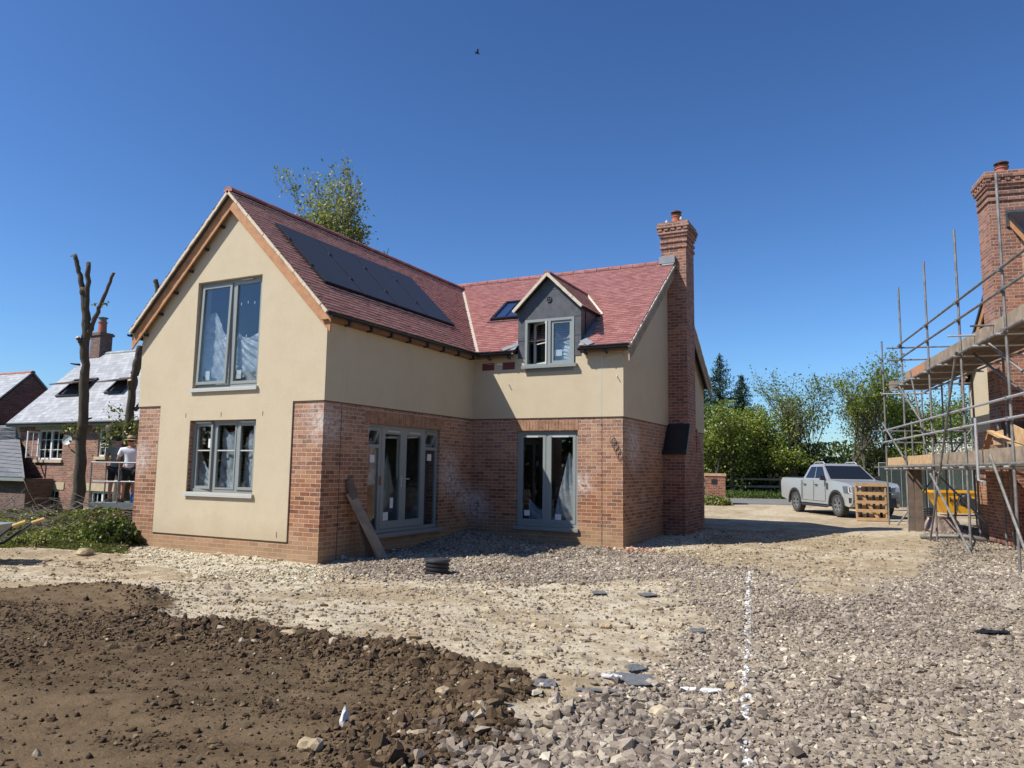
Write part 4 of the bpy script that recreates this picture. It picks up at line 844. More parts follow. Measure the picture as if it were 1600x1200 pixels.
# couplers
mb = MB()
for ly, zt, j in PO:
    for z in (5.18,4.80,2.95,2.60,1.84,4.10):
        if z > zt: continue
        c = SP_(-1.17, ly, z); mb.box(Fr(c,(1,0,0),(0,1,0),(0,0,1)), -.045, .045, -.05, .05, -.035, .035); mb.tube([c+V(-.03,-.07,.0), c+V(-.03,.07,.01)], .01, 5)
mb.build('coupler', M_['galv'], sca)
for nm, z in (('deck_board', 1.86), ('deck_board', 4.13)):
    y1_ = 7.0 if z < 2 else 6.2
    for k in range(4):
        mb = MB(); a = -1.12+.245*k; yy = LY0; i = 0
        while yy < y1_: e = min(yy+3.9, y1_); q = SP_(a, yy, z); mb.box(Fr(q, (1,0,0), (0,1,0), (0,0,1)), 0, .228, 0, e-yy-.01, 0, .038); yy = e; i += 1
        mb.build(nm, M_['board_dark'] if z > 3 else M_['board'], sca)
for z, segs in ((1.90, ((-5.6,-1.32,'board'),(-1.28,1.28,'board'),(1.42,4.1,'timber_pale'),(4.3,6.9,'timber_pale'))), (4.17, ((-5.6,-1.8,'board'),(-1.8,1.9,'board'),(1.9,3.6,'osb'),(3.6,4.0,'board')))):
    for a, b, mm in segs:
        mb = MB(); q = SP_(-1.12, a, z); mb.box(Fr(q,(1,0,0),(0,1,0),(0,0,1)), 0, .036, 0, b-a, 0, .225); mb.build('toe_board', M_[mm], sca)
mb = MB(); q = SP_(-1.15, 6.0, 4.17); mb.box(Fr(q,(1,0,0),(0,1,0),(0,0,1)), 0, 1.0, 0, .036, 0, .225); mb.build('toe_board', M_['board'], sca)
mb = MB(); q = SP_(-1.12, 6.95, 1.90); mb.box(Fr(q,(1,0,0),(0,1,0),(0,0,1)), 0, 3.4, 0, .036, 0, .225); mb.build('toe_board', M_['board'], sca)
# far side return decks
mb = MB()
for k in range(4):
    for z in (1.86,): q = SP_(0, 5.95+.245*k, z); mb.box(Fr(q,(1,0,0),(0,1,0),(0,0,1)), 0, 3.6, 0, .228, 0, .038)
mb.build('deck_board', M_['board_dark'], sca)
# loose things on the decks
def boardthing(name, label, cat, a, b, w, t, mm, upv=(0,0,1), group=None):
    mb = MB(); a, b = Vector(a), Vector(b); c = (a+b)/2; mb.beam(a-c, b-c, w, t, upv); o = mb.build(name, M_[mm], bevel=.004); o.location = c; return tag(o, label, cat, group)
o = empty('timber_truss_offcut', RF(-.7,-1.9,1.9), RA, 'triangular pine offcut frame standing on the lower scaffold deck', 'timber frame')
mb = MB(); mb.beam(V(0,1.2,.03), V(0,.55,.62), .05, .10, V(1,0,0)); mb.build('rafter', M_['timber'], o); mb = MB(); mb.beam(V(0,.62,.62), V(0,-1.1,.25), .05, .10, V(1,0,0)); mb.build('tie', M_['timber_pale'], o)
mb = MB(); mb.prism([V(.03,.55,.35), V(.03,.55,.60), V(.03,.0,.62), V(.03,-.05,.2)], V(.02,0,0)); mb.build('gusset', M_['timber_pale'], o)
mb = MB(); mb.prism([RF(-.5,-2.1,2.0), RF(-.5,-1.95,2.62), RF(-.45,-4.2,2.05), RF(-.45,-4.4,1.92)], RX*.018); tag(mb.build('plywood_sheet', M_['timber_pale']), 'torn triangular sheet of pale plywood leaning on the lower scaffold deck', 'plywood')
# boards standing at the foot of the scaffold
for k, (lx, ly) in enumerate(((-1.0,4.55),(-.86,4.3))):
    g = gz(lx, ly); boardthing('upright_board', ['left of the two dark boards standing upright by the scaffold foot', 'right of the two dark boards standing upright by the scaffold foot'][k], 'board', RF(lx,ly,g), RF(lx,ly+.05,1.80), .20, .04, 'board_dark', upv=tuple(-RY), group='boards standing under the scaffold')
# ================= NEIGHBOUR HOUSE (left)
nb = empty('neighbour_house', (-27.07,10.2,-2.2), 0, 'older brick house with a grey slate roof and white windows behind the cut tree', 'house')
def nbl(x, y, z): return V(x+27.07, y-10.2, z+2.2)
FN = Fr(nbl(0,10.2,0), (1,0,0), (0,-1,0)); NX0, NX1, NZE, NY1, NZR = -27.0, -8.0, 3.33, 13.62, 7.0; sn = (NZR-NZE)/(NY1-9.9)
WN = [(-25.25,-23.45,1.75,3.05),(-21.05,-20.3,1.9,3.05),(-25.2,-23.45,-1.4,.45),(-21.3,-19.9,-.6,.45),(-18.2,-16.8,1.8,3.05)]
mb = MB(); wallcols(mb, FN, [NX0,NX1], -2.2, lambda a: NZE-.1, WN, .3); mb.box(Fr(nbl(0,0,0),(1,0,0),(0,1,0)), NX0, NX0+.3, 10.5, 17, -2.2, NZE-.1); mb.box(Fr(nbl(0,0,0),(1,0,0),(0,1,0)), NX1-.3, NX1, 10.5, 17, -2.2, NZE-.1)
FW = Fr(nbl(0,0,0),(1,0,0),(0,1,0))
mb.prism([nbl(NX0,10.3,NZE-.1), nbl(NX0,NY1,NZR-.15), nbl(NX0,16.9,NZE-.1)], V(.3,0,0)); mb.box(FW, NX0+.35, NX1-.35, 13.5, 13.6, -2, 3.2); mb.build('brick_wall', M_['brick_plain'], nb)
mb = MB(); n_ = V(0,-sn,1).normalized()
mb.prism([nbl(NX0-.15,9.9,NZE), nbl(NX1,9.9,NZE), nbl(NX1,NY1,NZR), nbl(NX0-.15,NY1,NZR)], n_*.06); mb.prism([nbl(NX0-.15,17.3,NZE), nbl(NX1,17.3,NZE), nbl(NX1,NY1,NZR), nbl(NX0-.15,NY1,NZR)], V(0,sn,1).normalized()*.06); ridge(mb, nbl(NX0-.15,NY1,NZR+.05), nbl(NX1,NY1,NZR+.05), .13, .45); mb.build('slate_roof', M_['slate'], nb)
mb = MB(); mb.box(FW, NX0-.15, NX1, 9.84, 9.9, NZE-.14, NZE+.02); mb.build('fascia', M_['frame'], nb); gutter(nbl(NX0-.15,9.80,NZE-.01), nbl(NX1,9.80,NZE-.01), (0,-1,0), nb)
mb = MB()
for i in range(6): w_ = .55 if i % 2 else .75; mb.box(FN, NX0-.01, NX0+w_*.62, -.02, .02, 1.5+.3*i, 1.79+.3*i)
mb.build('quoin', M_['stone'], nb)
for a0, a1, c0, c1 in ((-25.45,-23.3,3.06,3.32),(-21.5,-19.9,3.06,3.3),(-25.6,-23.1,.47,.78),(-21.7,-19.6,.47,.78),(-18.5,-16.5,3.06,3.3)): mb = MB(); mb.box(FN, a0, a1, -.05, .03, c0, c1); mb.build('stone_lintel', M_['stone'], nb)
for (a0, a1, c0, c1), (nl_, nbr) in zip(WN, ((2,3),(1,3),(2,4),(2,2),(2,3))):
    m = MB(); ring(m, FN, a0, a1, -.14, -.06, c0, c1, .07); 
    for i in range(1, nl_): x = a0+(a1-a0)*i/nl_; m.box(FN, x-.05, x+.05, -.14, -.055, c0+.07, c1-.07)
    for i in range(nl_):
        x = a0+(a1-a0)*(i+.5)/nl_; m.box(FN, x-.012, x+.012, -.11, -.08, c0+.07, c1-.07)
    for j in range(1, nbr): z = c0+(c1-c0)*j/nbr; m.box(FN, a0+.07, a1-.07, -.112, -.078, z-.012, z+.012)
    w = m.build('window', M_['white'], nb); pane(FN, a0+.06, a1-.06, -.10, c0+.06, c1-.06, w)
    if c0 > 0 or c0 > -1: m = MB(); m.box(FN, a0-.1, a1+.1, -.06, .09, c0-.13, c0-.01); m.build('stone_sill', M_['stone'], w)
# open casement of the first window
w = [o for o in nb.children if o.name.startswith('window')][0]
fr = FN.sub(-25.15, -.0, 0, rc=math.radians(-78)); m = MB(); ring(m, fr, 0, .62, -.03, .02, 1.82, 2.98, .06); m.box(fr, .3, .325, -.01, .01, 1.88, 2.92); m.box(fr, .06, .56, -.01, .01, 2.4, 2.42); m.build('open_casement', M_['white'], w)
fr = FN.sub(-23.7, -.0, 0, rc=math.radians(14)); 
# roof windows propped open
for xa, xb, y0_, y1_ in ((-25.7,-24.0,11.15,12.05),(-22.3,-21.2,11.2,11.95)):
    fr = Fr(nbl(0,9.9,NZE), (1,0,0), n_, V(0,1,sn).normalized()); sl = lambda y: (y-9.9)*math.hypot(1,sn)
    m = MB(); ring(m, fr, xa, xb, .06, .16, sl(y0_), sl(y1_), .09); w = m.build('roof_window', M_['bark'] if False else M_['black'], nb)
    m = MB(); m.box(fr, xa+.09, xb-.09, .065, .075, sl(y0_)+.09, sl(y1_)-.09); m.build('opening', M_['dark'], w)
    f2 = fr.sub(xa, .16, (sl(y0_)+sl(y1_))/2+.35, ra=math.radians(-32)); m = MB(); ring(m, f2, 0, xb-xa, 0, .05, -1.0, .12, .09); m.box(f2, .08, xb-xa-.08, .01, .03, -.95, .06); m.build('roof_sash', M_['board_dark'], w)
mb = MB(); mb.box(FW, -26.85, -26.1, 13.3, 13.95, NZR-.8, 7.92); mb.box(FW, -26.92, -26.03, 13.23, 14.02, 7.92, 8.02); mb.box(FW, -26.88, -26.07, 13.27, 13.98, 8.02, 8.08)
c = mb.build('chimney', M_['brick_dark'], nb); m = MB(); m.lathe(nbl(-26.47,13.62,8.08), [(.21,0),(.19,.5),(.22,.52),(.22,.58)], 14); m.build('chimney_pot', M_['terracotta'], c); m = MB(); m.lathe(nbl(-26.47,13.62,8.64), [(.17,0),(.17,.22)], 12); m.lathe(nbl(-26.47,13.62,8.84), [(.24,0),(.24,.04),(.02,.07)], 12); m.build('cowl', M_['galv'], c)
m = MB(); c_ = nbl(-22.4,9.75,2.55); m.lathe(c_, [(.01,0),(.13,.02),(.2,.06),(.205,.06),(.13,.005)], 14, axis=(.5,-1,.3)); m.tube([c_, nbl(-22.9,10.15,2.25)], .025, 6); m.build('satellite_dish', M_['frame_light'], nb)
# house beyond it
ob = empty('brick_gable_house', (-30,10,-2.2), 0, 'house at the far left edge with a dark brick gable and slate roof', 'house')
L = lambda x, y, z: V(x+30, y-10, z+2.2)
mb = MB(); mb.prism([L(-30,10.2,-2.2), L(-30,10.2,3.7), L(-30,12.43,6.0), L(-30,14.9,3.7), L(-30,14.9,-2.2)], V(-8,0,0)); mb.build('brick_wall', M_['brick_dark'], ob)
mb = MB(); so = (6.06-3.6)/(12.43-10.0); nn = V(0,-so,1).normalized(); mb.prism([L(-29.9,9.9,3.55), L(-29.9,12.43,6.1), L(-38,12.43,6.1), L(-38,9.9,3.55)], nn*.07); nn = V(0,so,1).normalized(); mb.prism([L(-29.9,14.95,3.55), L(-29.9,12.43,6.1), L(-38,12.43,6.1), L(-38,14.95,3.55)], nn*.07); mb.build('slate_roof', M_['slate'], ob)
mb = MB(); ridge(mb, L(-29.9,12.43,6.16), L(-38,12.43,6.16), .12, .45); mb.build('ridge_tiles', M_['terracotta'], ob)
po_ = empty('lean_to', (-27,9,-2.2), 0, 'low lean-to with dark slates against the neighbouring brick house', 'outbuilding')
L = lambda x, y, z: V(x+27, y-9, z+2.2); sl_ = plain('dark_slate', (.075,.08,.088), .5, var=.3, scale=3)
mb = MB(); mb.prism([L(-36,8.7,.95), L(-23.4,8.7,.92), L(-26.6,10.18,2.6), L(-27.1,10.18,3.3), L(-36,10.18,3.3)], V(0,.0,.07)); mb.build('slate_roof', sl_, po_)
mb = MB()
for k in range(12): t = k/12; a = V(-36,8.69,.95).lerp(V(-36,10.18,3.3), t); mb.box(WORLD, 0, 8.9+(2.1-1.6*t)*0, 0, .02, 0, .02) if False else mb.beam(L(-36,a.y,a.z+.075), L(-23.6-3.5*t,a.y,a.z+.075), .02, .015)
mb.build('slate_course', M_['slate'], po_)
mb = MB(); mb.box(Fr(L(0,0,0),(1,0,0),(0,1,0)), -36, -23.8, 9.0, 10.15, -2.2, .93); mb.build('brick_wall', M_['brick_dark'], po_); mb = MB(); mb.box(Fr(L(0,0,0),(1,0,0),(0,1,0)), -36, -23.4, 8.66, 8.7, .84, .97); mb.build('fascia', M_['frame'], po_)
# ================= VEGETATION
def cards(name, P, size, tint, m, parent=None, up=.0, aspect=.6, fold=True):
    # leaf-sized faces with random attitudes; every leaf is a bent pair of triangles
    n = len(P); a = rng.normal(size=(n, 3)); a /= np.linalg.norm(a, axis=1)[:, None]; b = rng.normal(size=(n, 3)); b[:, 2] += up; b -= a*(a*b).sum(1)[:, None]; b /= np.linalg.norm(b, axis=1)[:, None]
    s = (size*rng.uniform(.6, 1.3, n))[:, None]/2; c = np.cross(a, b)*s*.25
    Q = np.stack([P-b*s, P+a*s*aspect+c, P+b*s, P-a*s*aspect+c], 1)
    me = bpy.data.meshes.new(name); me.vertices.add(n*4); me.vertices.foreach_set('co', Q.ravel()); F_ = (np.array([[0,1,2],[0,2,3]])[None]+(np.arange(n)*4)[:, None, None]).reshape(-1, 3)
    me.loops.add(len(F_)*3); me.loops.foreach_set('vertex_index', F_.ravel().astype(np.int32)); me.polygons.add(len(F_)); me.polygons.foreach_set('loop_start', np.arange(len(F_))*3); me.update(calc_edges=True)
    at = me.attributes.new('tint', 'FLOAT', 'POINT'); at.data.foreach_set('value', np.repeat(np.clip(tint, 0, 1), 4).astype(np.float32))
    me.materials.append(m); o = bpy.data.objects.new(name, me); COL.objects.link(o)
    if parent is not None: o.parent = parent
    return o
def grow(r, base, d, L, rad, depth, spread, upw, out, tips, segs=4, kids=(2,4), shrink=.68):
    path = [base]; p = base; dd = d.normalized()
    for i in range(segs):
        dd = (dd+V(r.gauss(0,.10), r.gauss(0,.10), r.gauss(0,.06)+upw*.08)).normalized(); p = p+dd*L/segs; path.append(p)
    out.append((path, [rad*(1-.45*i/segs) for i in range(segs+1)], depth))
    if depth == 0: tips.append((path[-1], dd)); tips.append((path[-3], dd)); return
    for k in range(r.randint(*kids)):
        i = r.randint(1, segs); q = path[i]; ax = dd.orthogonal().normalized(); ax = Matrix.Rotation(r.uniform(0, 6.283), 3, dd)@ax
        nd = (Matrix.Rotation(r.uniform(spread*.6, spread*1.3), 3, ax)@dd); nd.z += upw*.25
        grow(r, q, nd, L*shrink*r.uniform(.75, 1.15), rad*.5*(1-.3*i/segs), depth-1, spread, upw, out, tips, segs, kids, shrink)
    grow(r, path[-1], dd, L*shrink, rad*.55, depth-1, spread, upw, out, tips, segs, kids, shrink)
def tree(name, label, cat, base, h, seed, leaf='leaf', lsize=.14, nleaf=9000, clump=.5, depth=4, spread=.6, upw=.5, trunk=.14, bark='bark', group=None, tfrac=.33, kids=(2,4), squash=(1,1,1), tintb=0, crown=True, bare=0, stems=1):
    r = random.Random(seed); root = empty(name, base, 0, label, cat, group); out, tips = [], []
    for s in range(stems):
        d0 = V(r.uniform(-.12,.12), r.uniform(-.12,.12), 1) if stems == 1 else V(r.uniform(-.5,.5), r.uniform(-.5,.5), 1)
        grow(r, V(0,0,-.2) if stems == 1 else V(r.uniform(-.5,.5), r.uniform(-.5,.5), -.2), d0, h*tfrac, trunk, depth, spread, upw, out, tips, kids=kids)
    zm = max(t[0].z for t in tips); k = h/zm; sq = V(*squash); mx_ = sum(t[0].x for t in tips)/len(tips); my_ = sum(t[0].y for t in tips)/len(tips); mz_ = sum(t[0].z for t in tips)/len(tips); f = lambda p: V((p.x-mx_*p.z/mz_)*k*sq.x, (p.y-my_*p.z/mz_)*k*sq.y, p.z*k*sq.z)
    mb = MB()
    for path, rad, dp in out: mb.tube([f(p) for p in path], [max(x, .006) for x in rad], 7 if dp >= depth-1 else (5 if dp > 1 else 3), cap=False)
    mb.build('trunk', M_[bark], root, smooth=True, autouv=False)
    if crown and nleaf:
        T = np.array([tuple(f(t[0])) for t in tips]); T = T[rng.permutation(len(T))][:max(8, int(len(T)*(1-bare)))]
        w = rng.uniform(.3, 1.7, len(T)); idx = rng.choice(len(T), nleaf, p=w/w.sum()); off = rng.normal(size=(nleaf, 3))*clump*rng.uniform(.2, 1, (nleaf, 1)); off[:, 2] *= .6
        cl = rng.normal(.45+tintb, .16, len(T)); P = T[idx]+off; P = P[P[:, 2] > .05]; idx = idx[:len(P)]
        cards('crown', P, lsize, cl[idx]+rng.normal(0, .13, len(P)), M_[leaf], root)
    return root
def conifer(label, base, h, rad, seed):
    r = random.Random(seed); root = empty('conifer_tree', base, 0, label, 'conifer', 'conifers behind the hedge'); mb = MB(); mb.tube([(0,0,0),(0,0,h*.6),(.05,0,h)], [.16,.09,.012], 7); mb.build('trunk', M_['bark'], root, smooth=True, autouv=False)
    P = []
    nl = 46
    for i in range(nl):
        t = i/nl; z = h*(.04+.95*t); R = rad*(1-t)**.85*(1+.3*math.sin(i*2.4))*r.uniform(.8,1.15)
        for k in range(int(7+16*(1-t))):
            a = r.uniform(0, 6.283); L = R*r.uniform(.6, 1.15)
            for s in range(int(5+24*L)):
                q = r.uniform(.1, 1); P.append((math.cos(a)*L*q+r.gauss(0,.07), math.sin(a)*L*q+r.gauss(0,.07), z-.12*q*L+.25*q*q*L+r.gauss(0,.07)))
    P = np.array(P); cards('crown', P, .16, rng.normal(.4, .2, len(P)), M_['leaf_con'], root, aspect=.3)
def gp(px, py, dep):  # ground position under a pixel column at a depth
    q = place(px, py, dep); return V(q.x, q.y, h1(q.x, q.y))
G_ = 'trees along the far side of the road'
conifer('taller dark conifer just right of the red brick chimney wall', gp(1126,700,46), 8.6, 3.3, 1)
conifer('shorter dark conifer, second from the house corner', gp(1160,700,46), 7.3, 3.0, 2)
conifer('low dark conifer squeezed between house and taller conifer', gp(1100,700,48), 6.9, 3.0, 3)
tree('broadleaf_tree', 'bright green bushy tree nearest the house corner', 'tree', gp(1133,700,41), 4.9, 11, nleaf=11500, lsize=.15, clump=.55, depth=4, group=G_, stems=3, spread=.7, tintb=.08)
tree('broadleaf_tree', 'bright green bushy tree behind the fence left of the bare birch', 'tree', gp(1196,700,42), 5.0, 12, nleaf=9500, lsize=.15, clump=.55, group=G_, stems=3, spread=.7, tintb=.05)
tree('birch_tree', 'nearly bare slender birch standing left of the tall leafy tree', 'tree', gp(1238,700,42), 5.9, 13, nleaf=1600, lsize=.10, clump=.25, depth=5, upw=.9, spread=.38, bark='bark_pale', leaf='leaf_pale', group=G_, trunk=.09, kids=(2,3), stems=2)
tree('broadleaf_tree', 'tallest leafy tree with sky showing through, behind the pickup', 'tree', gp(1305,700,41), 7.9, 14, nleaf=6500, lsize=.145, clump=.34, depth=5, upw=.7, spread=.5, group=G_, bare=.1, stems=2, kids=(2,3), squash=(1.25,1.25,1))
tree('broadleaf_tree', 'thin leafy tree right of the tallest one', 'tree', gp(1352,700,43), 6.2, 15, nleaf=4800, lsize=.13, clump=.4, depth=5, upw=.6, spread=.5, leaf='leaf_pale', group=G_, kids=(2,3), stems=2)
tree('broadleaf_tree', 'yellow-green tree seen between the first two scaffold poles', 'tree', gp(1412,700,41), 6.6, 16, nleaf=10500, lsize=.145, clump=.5, depth=4, group=G_, stems=3, tintb=.05)
tree('broadleaf_tree', 'green tree seen through the middle of the scaffold', 'tree', gp(1462,700,42), 6.0, 17, nleaf=6500, lsize=.14, clump=.5, group=G_, stems=2)
tree('broadleaf_tree', 'leafy tree seen through the scaffold close to the rendered gable', 'tree', gp(1512,700,43), 5.6, 18, nleaf=5000, lsize=.14, clump=.5, group=G_, stems=2)
tree('hawthorn_bush', 'white blossoming bush seen under the scaffold rails', 'bush', gp(1500,700,38.5), 3.2, 19, nleaf=6000, lsize=.12, clump=.4, leaf='blossom', stems=4, depth=3, trunk=.05)
# hedge bank: a far mass nobody could count
n = 42000; lat = rng.uniform(6, 44, n); dep = 43.5+rng.normal(0, .8, n)+.6*np.sin(lat*1.3); hh = (1.5+1.2*fbm(lat, lat*0, .5, 4, 5)+.35*np.sin(lat*2.1))*rng.uniform(0, 1, n)**.7
X_ = CAM.x+F2.x*dep+R2.x*lat; Y_ = CAM.y+F2.y*dep+R2.y*lat; Z_ = H(X_, Y_, False)+hh
tag(cards('hedge', np.stack([X_, Y_, Z_], 1), .17, rng.normal(.4, .2, n)+(fbm(lat, hh, 1.1, 3, 4)-.5)*.9, M_['leaf_dk']), kind='stuff')
n = 26000; lat = rng.uniform(-60, 90, n); dep = 75+rng.normal(0, 2, n); hh = (2.6+2.4*fbm(lat, lat*0, .16, 4, 15))*rng.uniform(0, 1, n)**.6
X_ = CAM.x+F2.x*dep+R2.x*lat; Y_ = CAM.y+F2.y*dep+R2.y*lat; Z_ = H(X_, Y_, False)+hh
tag(cards('far_hedge', np.stack([X_, Y_, Z_], 1), .5, rng.normal(.4, .2, n), M_['leaf_dk']), kind='stuff')
for k, (px, dep, h_, nl) in enumerate(((1262,44,3.0,2600),(1180,43,2.7,3000),(1385,43.5,3.2,3000),(1450,43,3.4,3000),(1220,45,3.4,1500))):
    tree('scrub_bush', ['twiggy brown scrub bush behind the cab of the pickup','green scrub bush above the fence right of the brick pier','scrub bush left of the nearest scaffold pole','scrub bush seen above the yellow skip','thin scrub bush under the bare birch'][k], 'bush', gp(px,700,dep), h_, 60+k, nleaf=nl, lsize=.12, clump=.35, leaf='leaf_dk', depth=4, stems=3, trunk=.04, upw=.4, bark='bark_pale', kids=(2,3))
# grass verge
n = 30000; lat = rng.uniform(4, 34, n); dep = rng.uniform(38.7, 43.5, n); X_ = CAM.x+F2.x*dep+R2.x*lat; Y_ = CAM.y+F2.y*dep+R2.y*lat
tag(cards('verge_grass', np.stack([X_, Y_, H(X_, Y_, False)+rng.uniform(.0,.28,n)], 1), .28, rng.normal(.45, .22, n)+(fbm(X_, Y_, .8, 3, 2)-.5)*.8, M_['grass'], up=2., aspect=.16), kind='stuff')
# tree behind the house
tree('tall_tree', 'tall spring-leaved tree rising behind the solar-panel roof', 'tree', gp(519,700,31), 15.0, 23, nleaf=11500, lsize=.155, clump=.30, depth=5, upw=1.1, spread=.40, trunk=.2, tfrac=.36, kids=(2,4), leaf='leaf_pale', tintb=.05, squash=(.82,.82,1), bark='bark_pale')
t = empty('dead_treetop', gp(572,700,31), 0, 'bare forked branch tip poking over the roof ridge', 'tree'); mb = MB(); mb.tube([(0,0,0),(0,0,6),(.05,.05,9.2),(.3,.2,10.5)], [.12,.1,.06,.02], 6); mb.tube([(.05,.05,9.2),(-.35,-.2,9.9),(-.6,-.3,10.55)], [.05,.03,.01], 5); mb.tube([(.2,.1,10.0),(.45,.25,10.3),(.6,.3,10.8)], [.03,.02,.01], 5); mb.tube([(-.35,-.2,9.9),(-.3,-.15,10.3)], [.02,.008], 4); mb.build('trunk', M_['bark'], t, smooth=True, autouv=False)
# lopped trunks
def pxs(pts, dep): return [place(a, b, dep) for a, b in pts]
def lopped(label, bs, limbs, dep, group='lopped tree trunks by the platform', leaves=None):
    q = place(bs[0], bs[1], dep); base = V(q.x, q.y, h1(q.x, q.y)); t = empty('lopped_tree', base, 0, label, 'tree', group); mb = MB(); cut = MB()
    for pts, rad in limbs:
        P = [place(a, b, dep+(c if c is not None else 0))-base for a, b, c in pts]; full, RR = [], []; r = random.Random(int(pts[0][0]))
        for i in range(len(P)-1):
            for s in range(6): u = s/6; full.append(P[i].lerp(P[i+1], u)+V(r.gauss(0,.012), r.gauss(0,.012), 0)); RR.append((rad[i]*(1-u)+rad[i+1]*u)*(1+r.gauss(0,.05)))
        full.append(P[-1]); RR.append(rad[-1]); mb.tube(full, RR, 12)
        d = (P[-1]-P[-2]).normalized(); cut.tube([P[-1]-d*.01, P[-1]+d*.012], RR[-1]*.93, 12)
    mb.build('trunk', M_['bark'], t, smooth=True, autouv=False); cut.build('cut_face', M_['timber_pale'], t, autouv=False)
    if leaves:
        P = []
        for a, b, s, n_ in leaves:
            c = place(a, b, dep-.1)-base
            for k in range(n_): P.append((c.x+random.gauss(0,s), c.y+random.gauss(0,s), c.z+random.gauss(0,s*.8)))
        P = np.array(P); cards('regrowth', P, .10, rng.normal(.55,.2,len(P)), M_['leaf_cut'], t)
    return t
lopped('nearer tall lopped trunk forking into three bare poles', (117,812), [
  ([(117,830,0),(127,700,0),(132,600,0),(134,540,0),(135,490,0),(130,450,0)], [.185,.135,.12,.11,.095,.08]),
  ([(134,530,0),(136,470,0),(138,410,0)], [.11,.07,.06]), ([(131,462,0),(125,430,0),(117,398,0)], [.08,.065,.05]),
  ([(135,530,0),(145,505,0),(160,470,0),(178,426,0)], [.085,.06,.05,.038]), ([(130,540,0),(121,527,-.2)], [.07,.045]), ([(124,570,0),(110,568,-.2)], [.03,.015]), ([(117,399,0),(110,400,.1)], [.02,.012]), ([(137,655,0),(143,653,0)],[.03,.02])], 20, leaves=[(165,475,.06,8),(147,476,.04,5),(113,672,.14,40),(118,668,.1,20)])
lopped('further leaning lopped trunk with ivy, half hidden by the house', (190,760), [
  ([(188,790,0),(193,720,0),(202,660,0),(208,600,0),(214,565,0),(219,540,0)], [.26,.21,.135,.115,.105,.095]), ([(196,705,0),(180,690,0),(176,664,0)], [.26,.24,.20]), ([(211,585,0),(232,530,.6),(247,480,1),(247,455,1),(243,437,1)], [.12,.11,.09,.08,.075]), ([(205,610,0),(202,594,-.2)], [.10,.055]), ([(212,640,0),(219,630,0)], [.07,.05])], 24,
  leaves=[(200,665,.25,260),(178,680,.22,200),(205,690,.3,260),(176,640,.15,40),(190,700,.3,150)])
# cut brush heap
def heap(n, seed):
    t = rng.uniform(0, 1, n); 
    px = rng.uniform(-60, 212, n); dep = rng.uniform(13.6, 19.5, n); X = np.zeros(n); Y = np.zeros(n)
    lat = (px-800)/FPX*dep*1.0; X = CAM.x+F2.x*dep*1.0+R2.x*lat; Y = CAM.y+F2.y*dep+R2.y*lat
    hh = np.clip(1-((dep-16.8)/3.2)**2, 0, 1)*(.12+.50*fbm(X, Y, .9, 4, seed))*(1-.5*ss(195, 215, px)); return X, Y, hh
X_, Y_, hh = heap(60000, 71); Z_ = H(X_, Y_, False)+hh*np.sqrt(rng.uniform(0.02, 1, len(hh)))*1.05+.0; cl = fbm(X_, Y_, 1.6, 4, 9)
bh = cards('brush_heap', np.stack([X_, Y_, Z_], 1), .10, .52+(cl-.5)*1.8+rng.normal(0, .18, len(hh)), M_['leaf_cut']); tag(bh, 'tangled heap of cut leafy branches left of the house', 'brush heap', kind='stuff')
mb = MB(); X_, Y_, hh = heap(520, 71); r = random.Random(3)
for x, y, q in zip(X_, Y_, hh):
    L = r.uniform(.4, 1.5)
    if x > -5.9: continue
    L = L; a = r.uniform(-.5, .5)+math.atan2(R2.y, R2.x)+(math.pi if r.random() < .5 else 0); e = r.uniform(-.15, .35); p = V(x, y, h1(x, y)+q*r.uniform(.3, 1.15)); pts = [p]
    for s in range(4): a += r.gauss(0,.18); e += r.gauss(0,.12); p = p+V(math.cos(a)*math.cos(e), math.sin(a)*math.cos(e), math.sin(e))*L/4; pts.append(V(p.x, p.y, max(p.z, h1(p.x,p.y)+.03)))
    mb.tube(pts, [r.uniform(.005,.017)*(1-.17*i) for i in range(5)], 4)
tag(mb.build('cut_branches', M_['bark_pale'], smooth=True, autouv=False), 'bare sticks lying through the cut brush', 'branches', kind='stuff')
def shrub(label, c, rad, hgt, n, leaf, ls=.08, seed=1, cat='shrub', name='shrub'):
    root = empty(name, c, 0, label, cat); P = rng.normal(size=(n, 3)); P /= np.linalg.norm(P, axis=1)[:, None]; P *= (rng.uniform(.25, 1, n)**.5)[:, None]; nz = fbm(P[:, 0]*3+5, P[:, 1]*3+P[:, 2]*2, 1.2, 3, seed); P *= (.65+.7*nz)[:, None]; P[:, 0] *= rad; P[:, 1] *= rad; P[:, 2] = np.abs(P[:, 2])*hgt
    cards('foliage', P, ls, .45+(nz-.5)*1.2+rng.normal(0, .15, n), M_[leaf], root); mb = MB(); r = random.Random(seed)
    for k in range(14): a = r.uniform(0, 6.3); mb.tube([(0,0,-.02), (math.cos(a)*rad*.3, math.sin(a)*rad*.3, hgt*.4), (math.cos(a)*rad*.7, math.sin(a)*rad*.7, hgt*.7)], [.014,.01,.005], 4)
    mb.build('stem', M_['bark'], root, autouv=False)
q = place(176,868,14.2); shrub('glossy dark green laurel shrub at the left foot of the house', V(q.x,q.y,h1(q.x,q.y)-.02), .48, .50, 3600, 'leaf_dk', .09, 2)
for k, (px, dp, s) in enumerate(((28,13.6,.22),(62,13.5,.20),(95,13.7,.16))):
    q = place(px,866,dp); shrub(['low leafy weed nearest the left frame edge','low leafy weed in the middle of the brush edge','low leafy weed right of the other two at the brush edge'][k], V(q.x,q.y,h1(q.x,q.y)), s, s*.8, 420, 'leaf_cut', .07, 5+k, 'weed', 'weed')
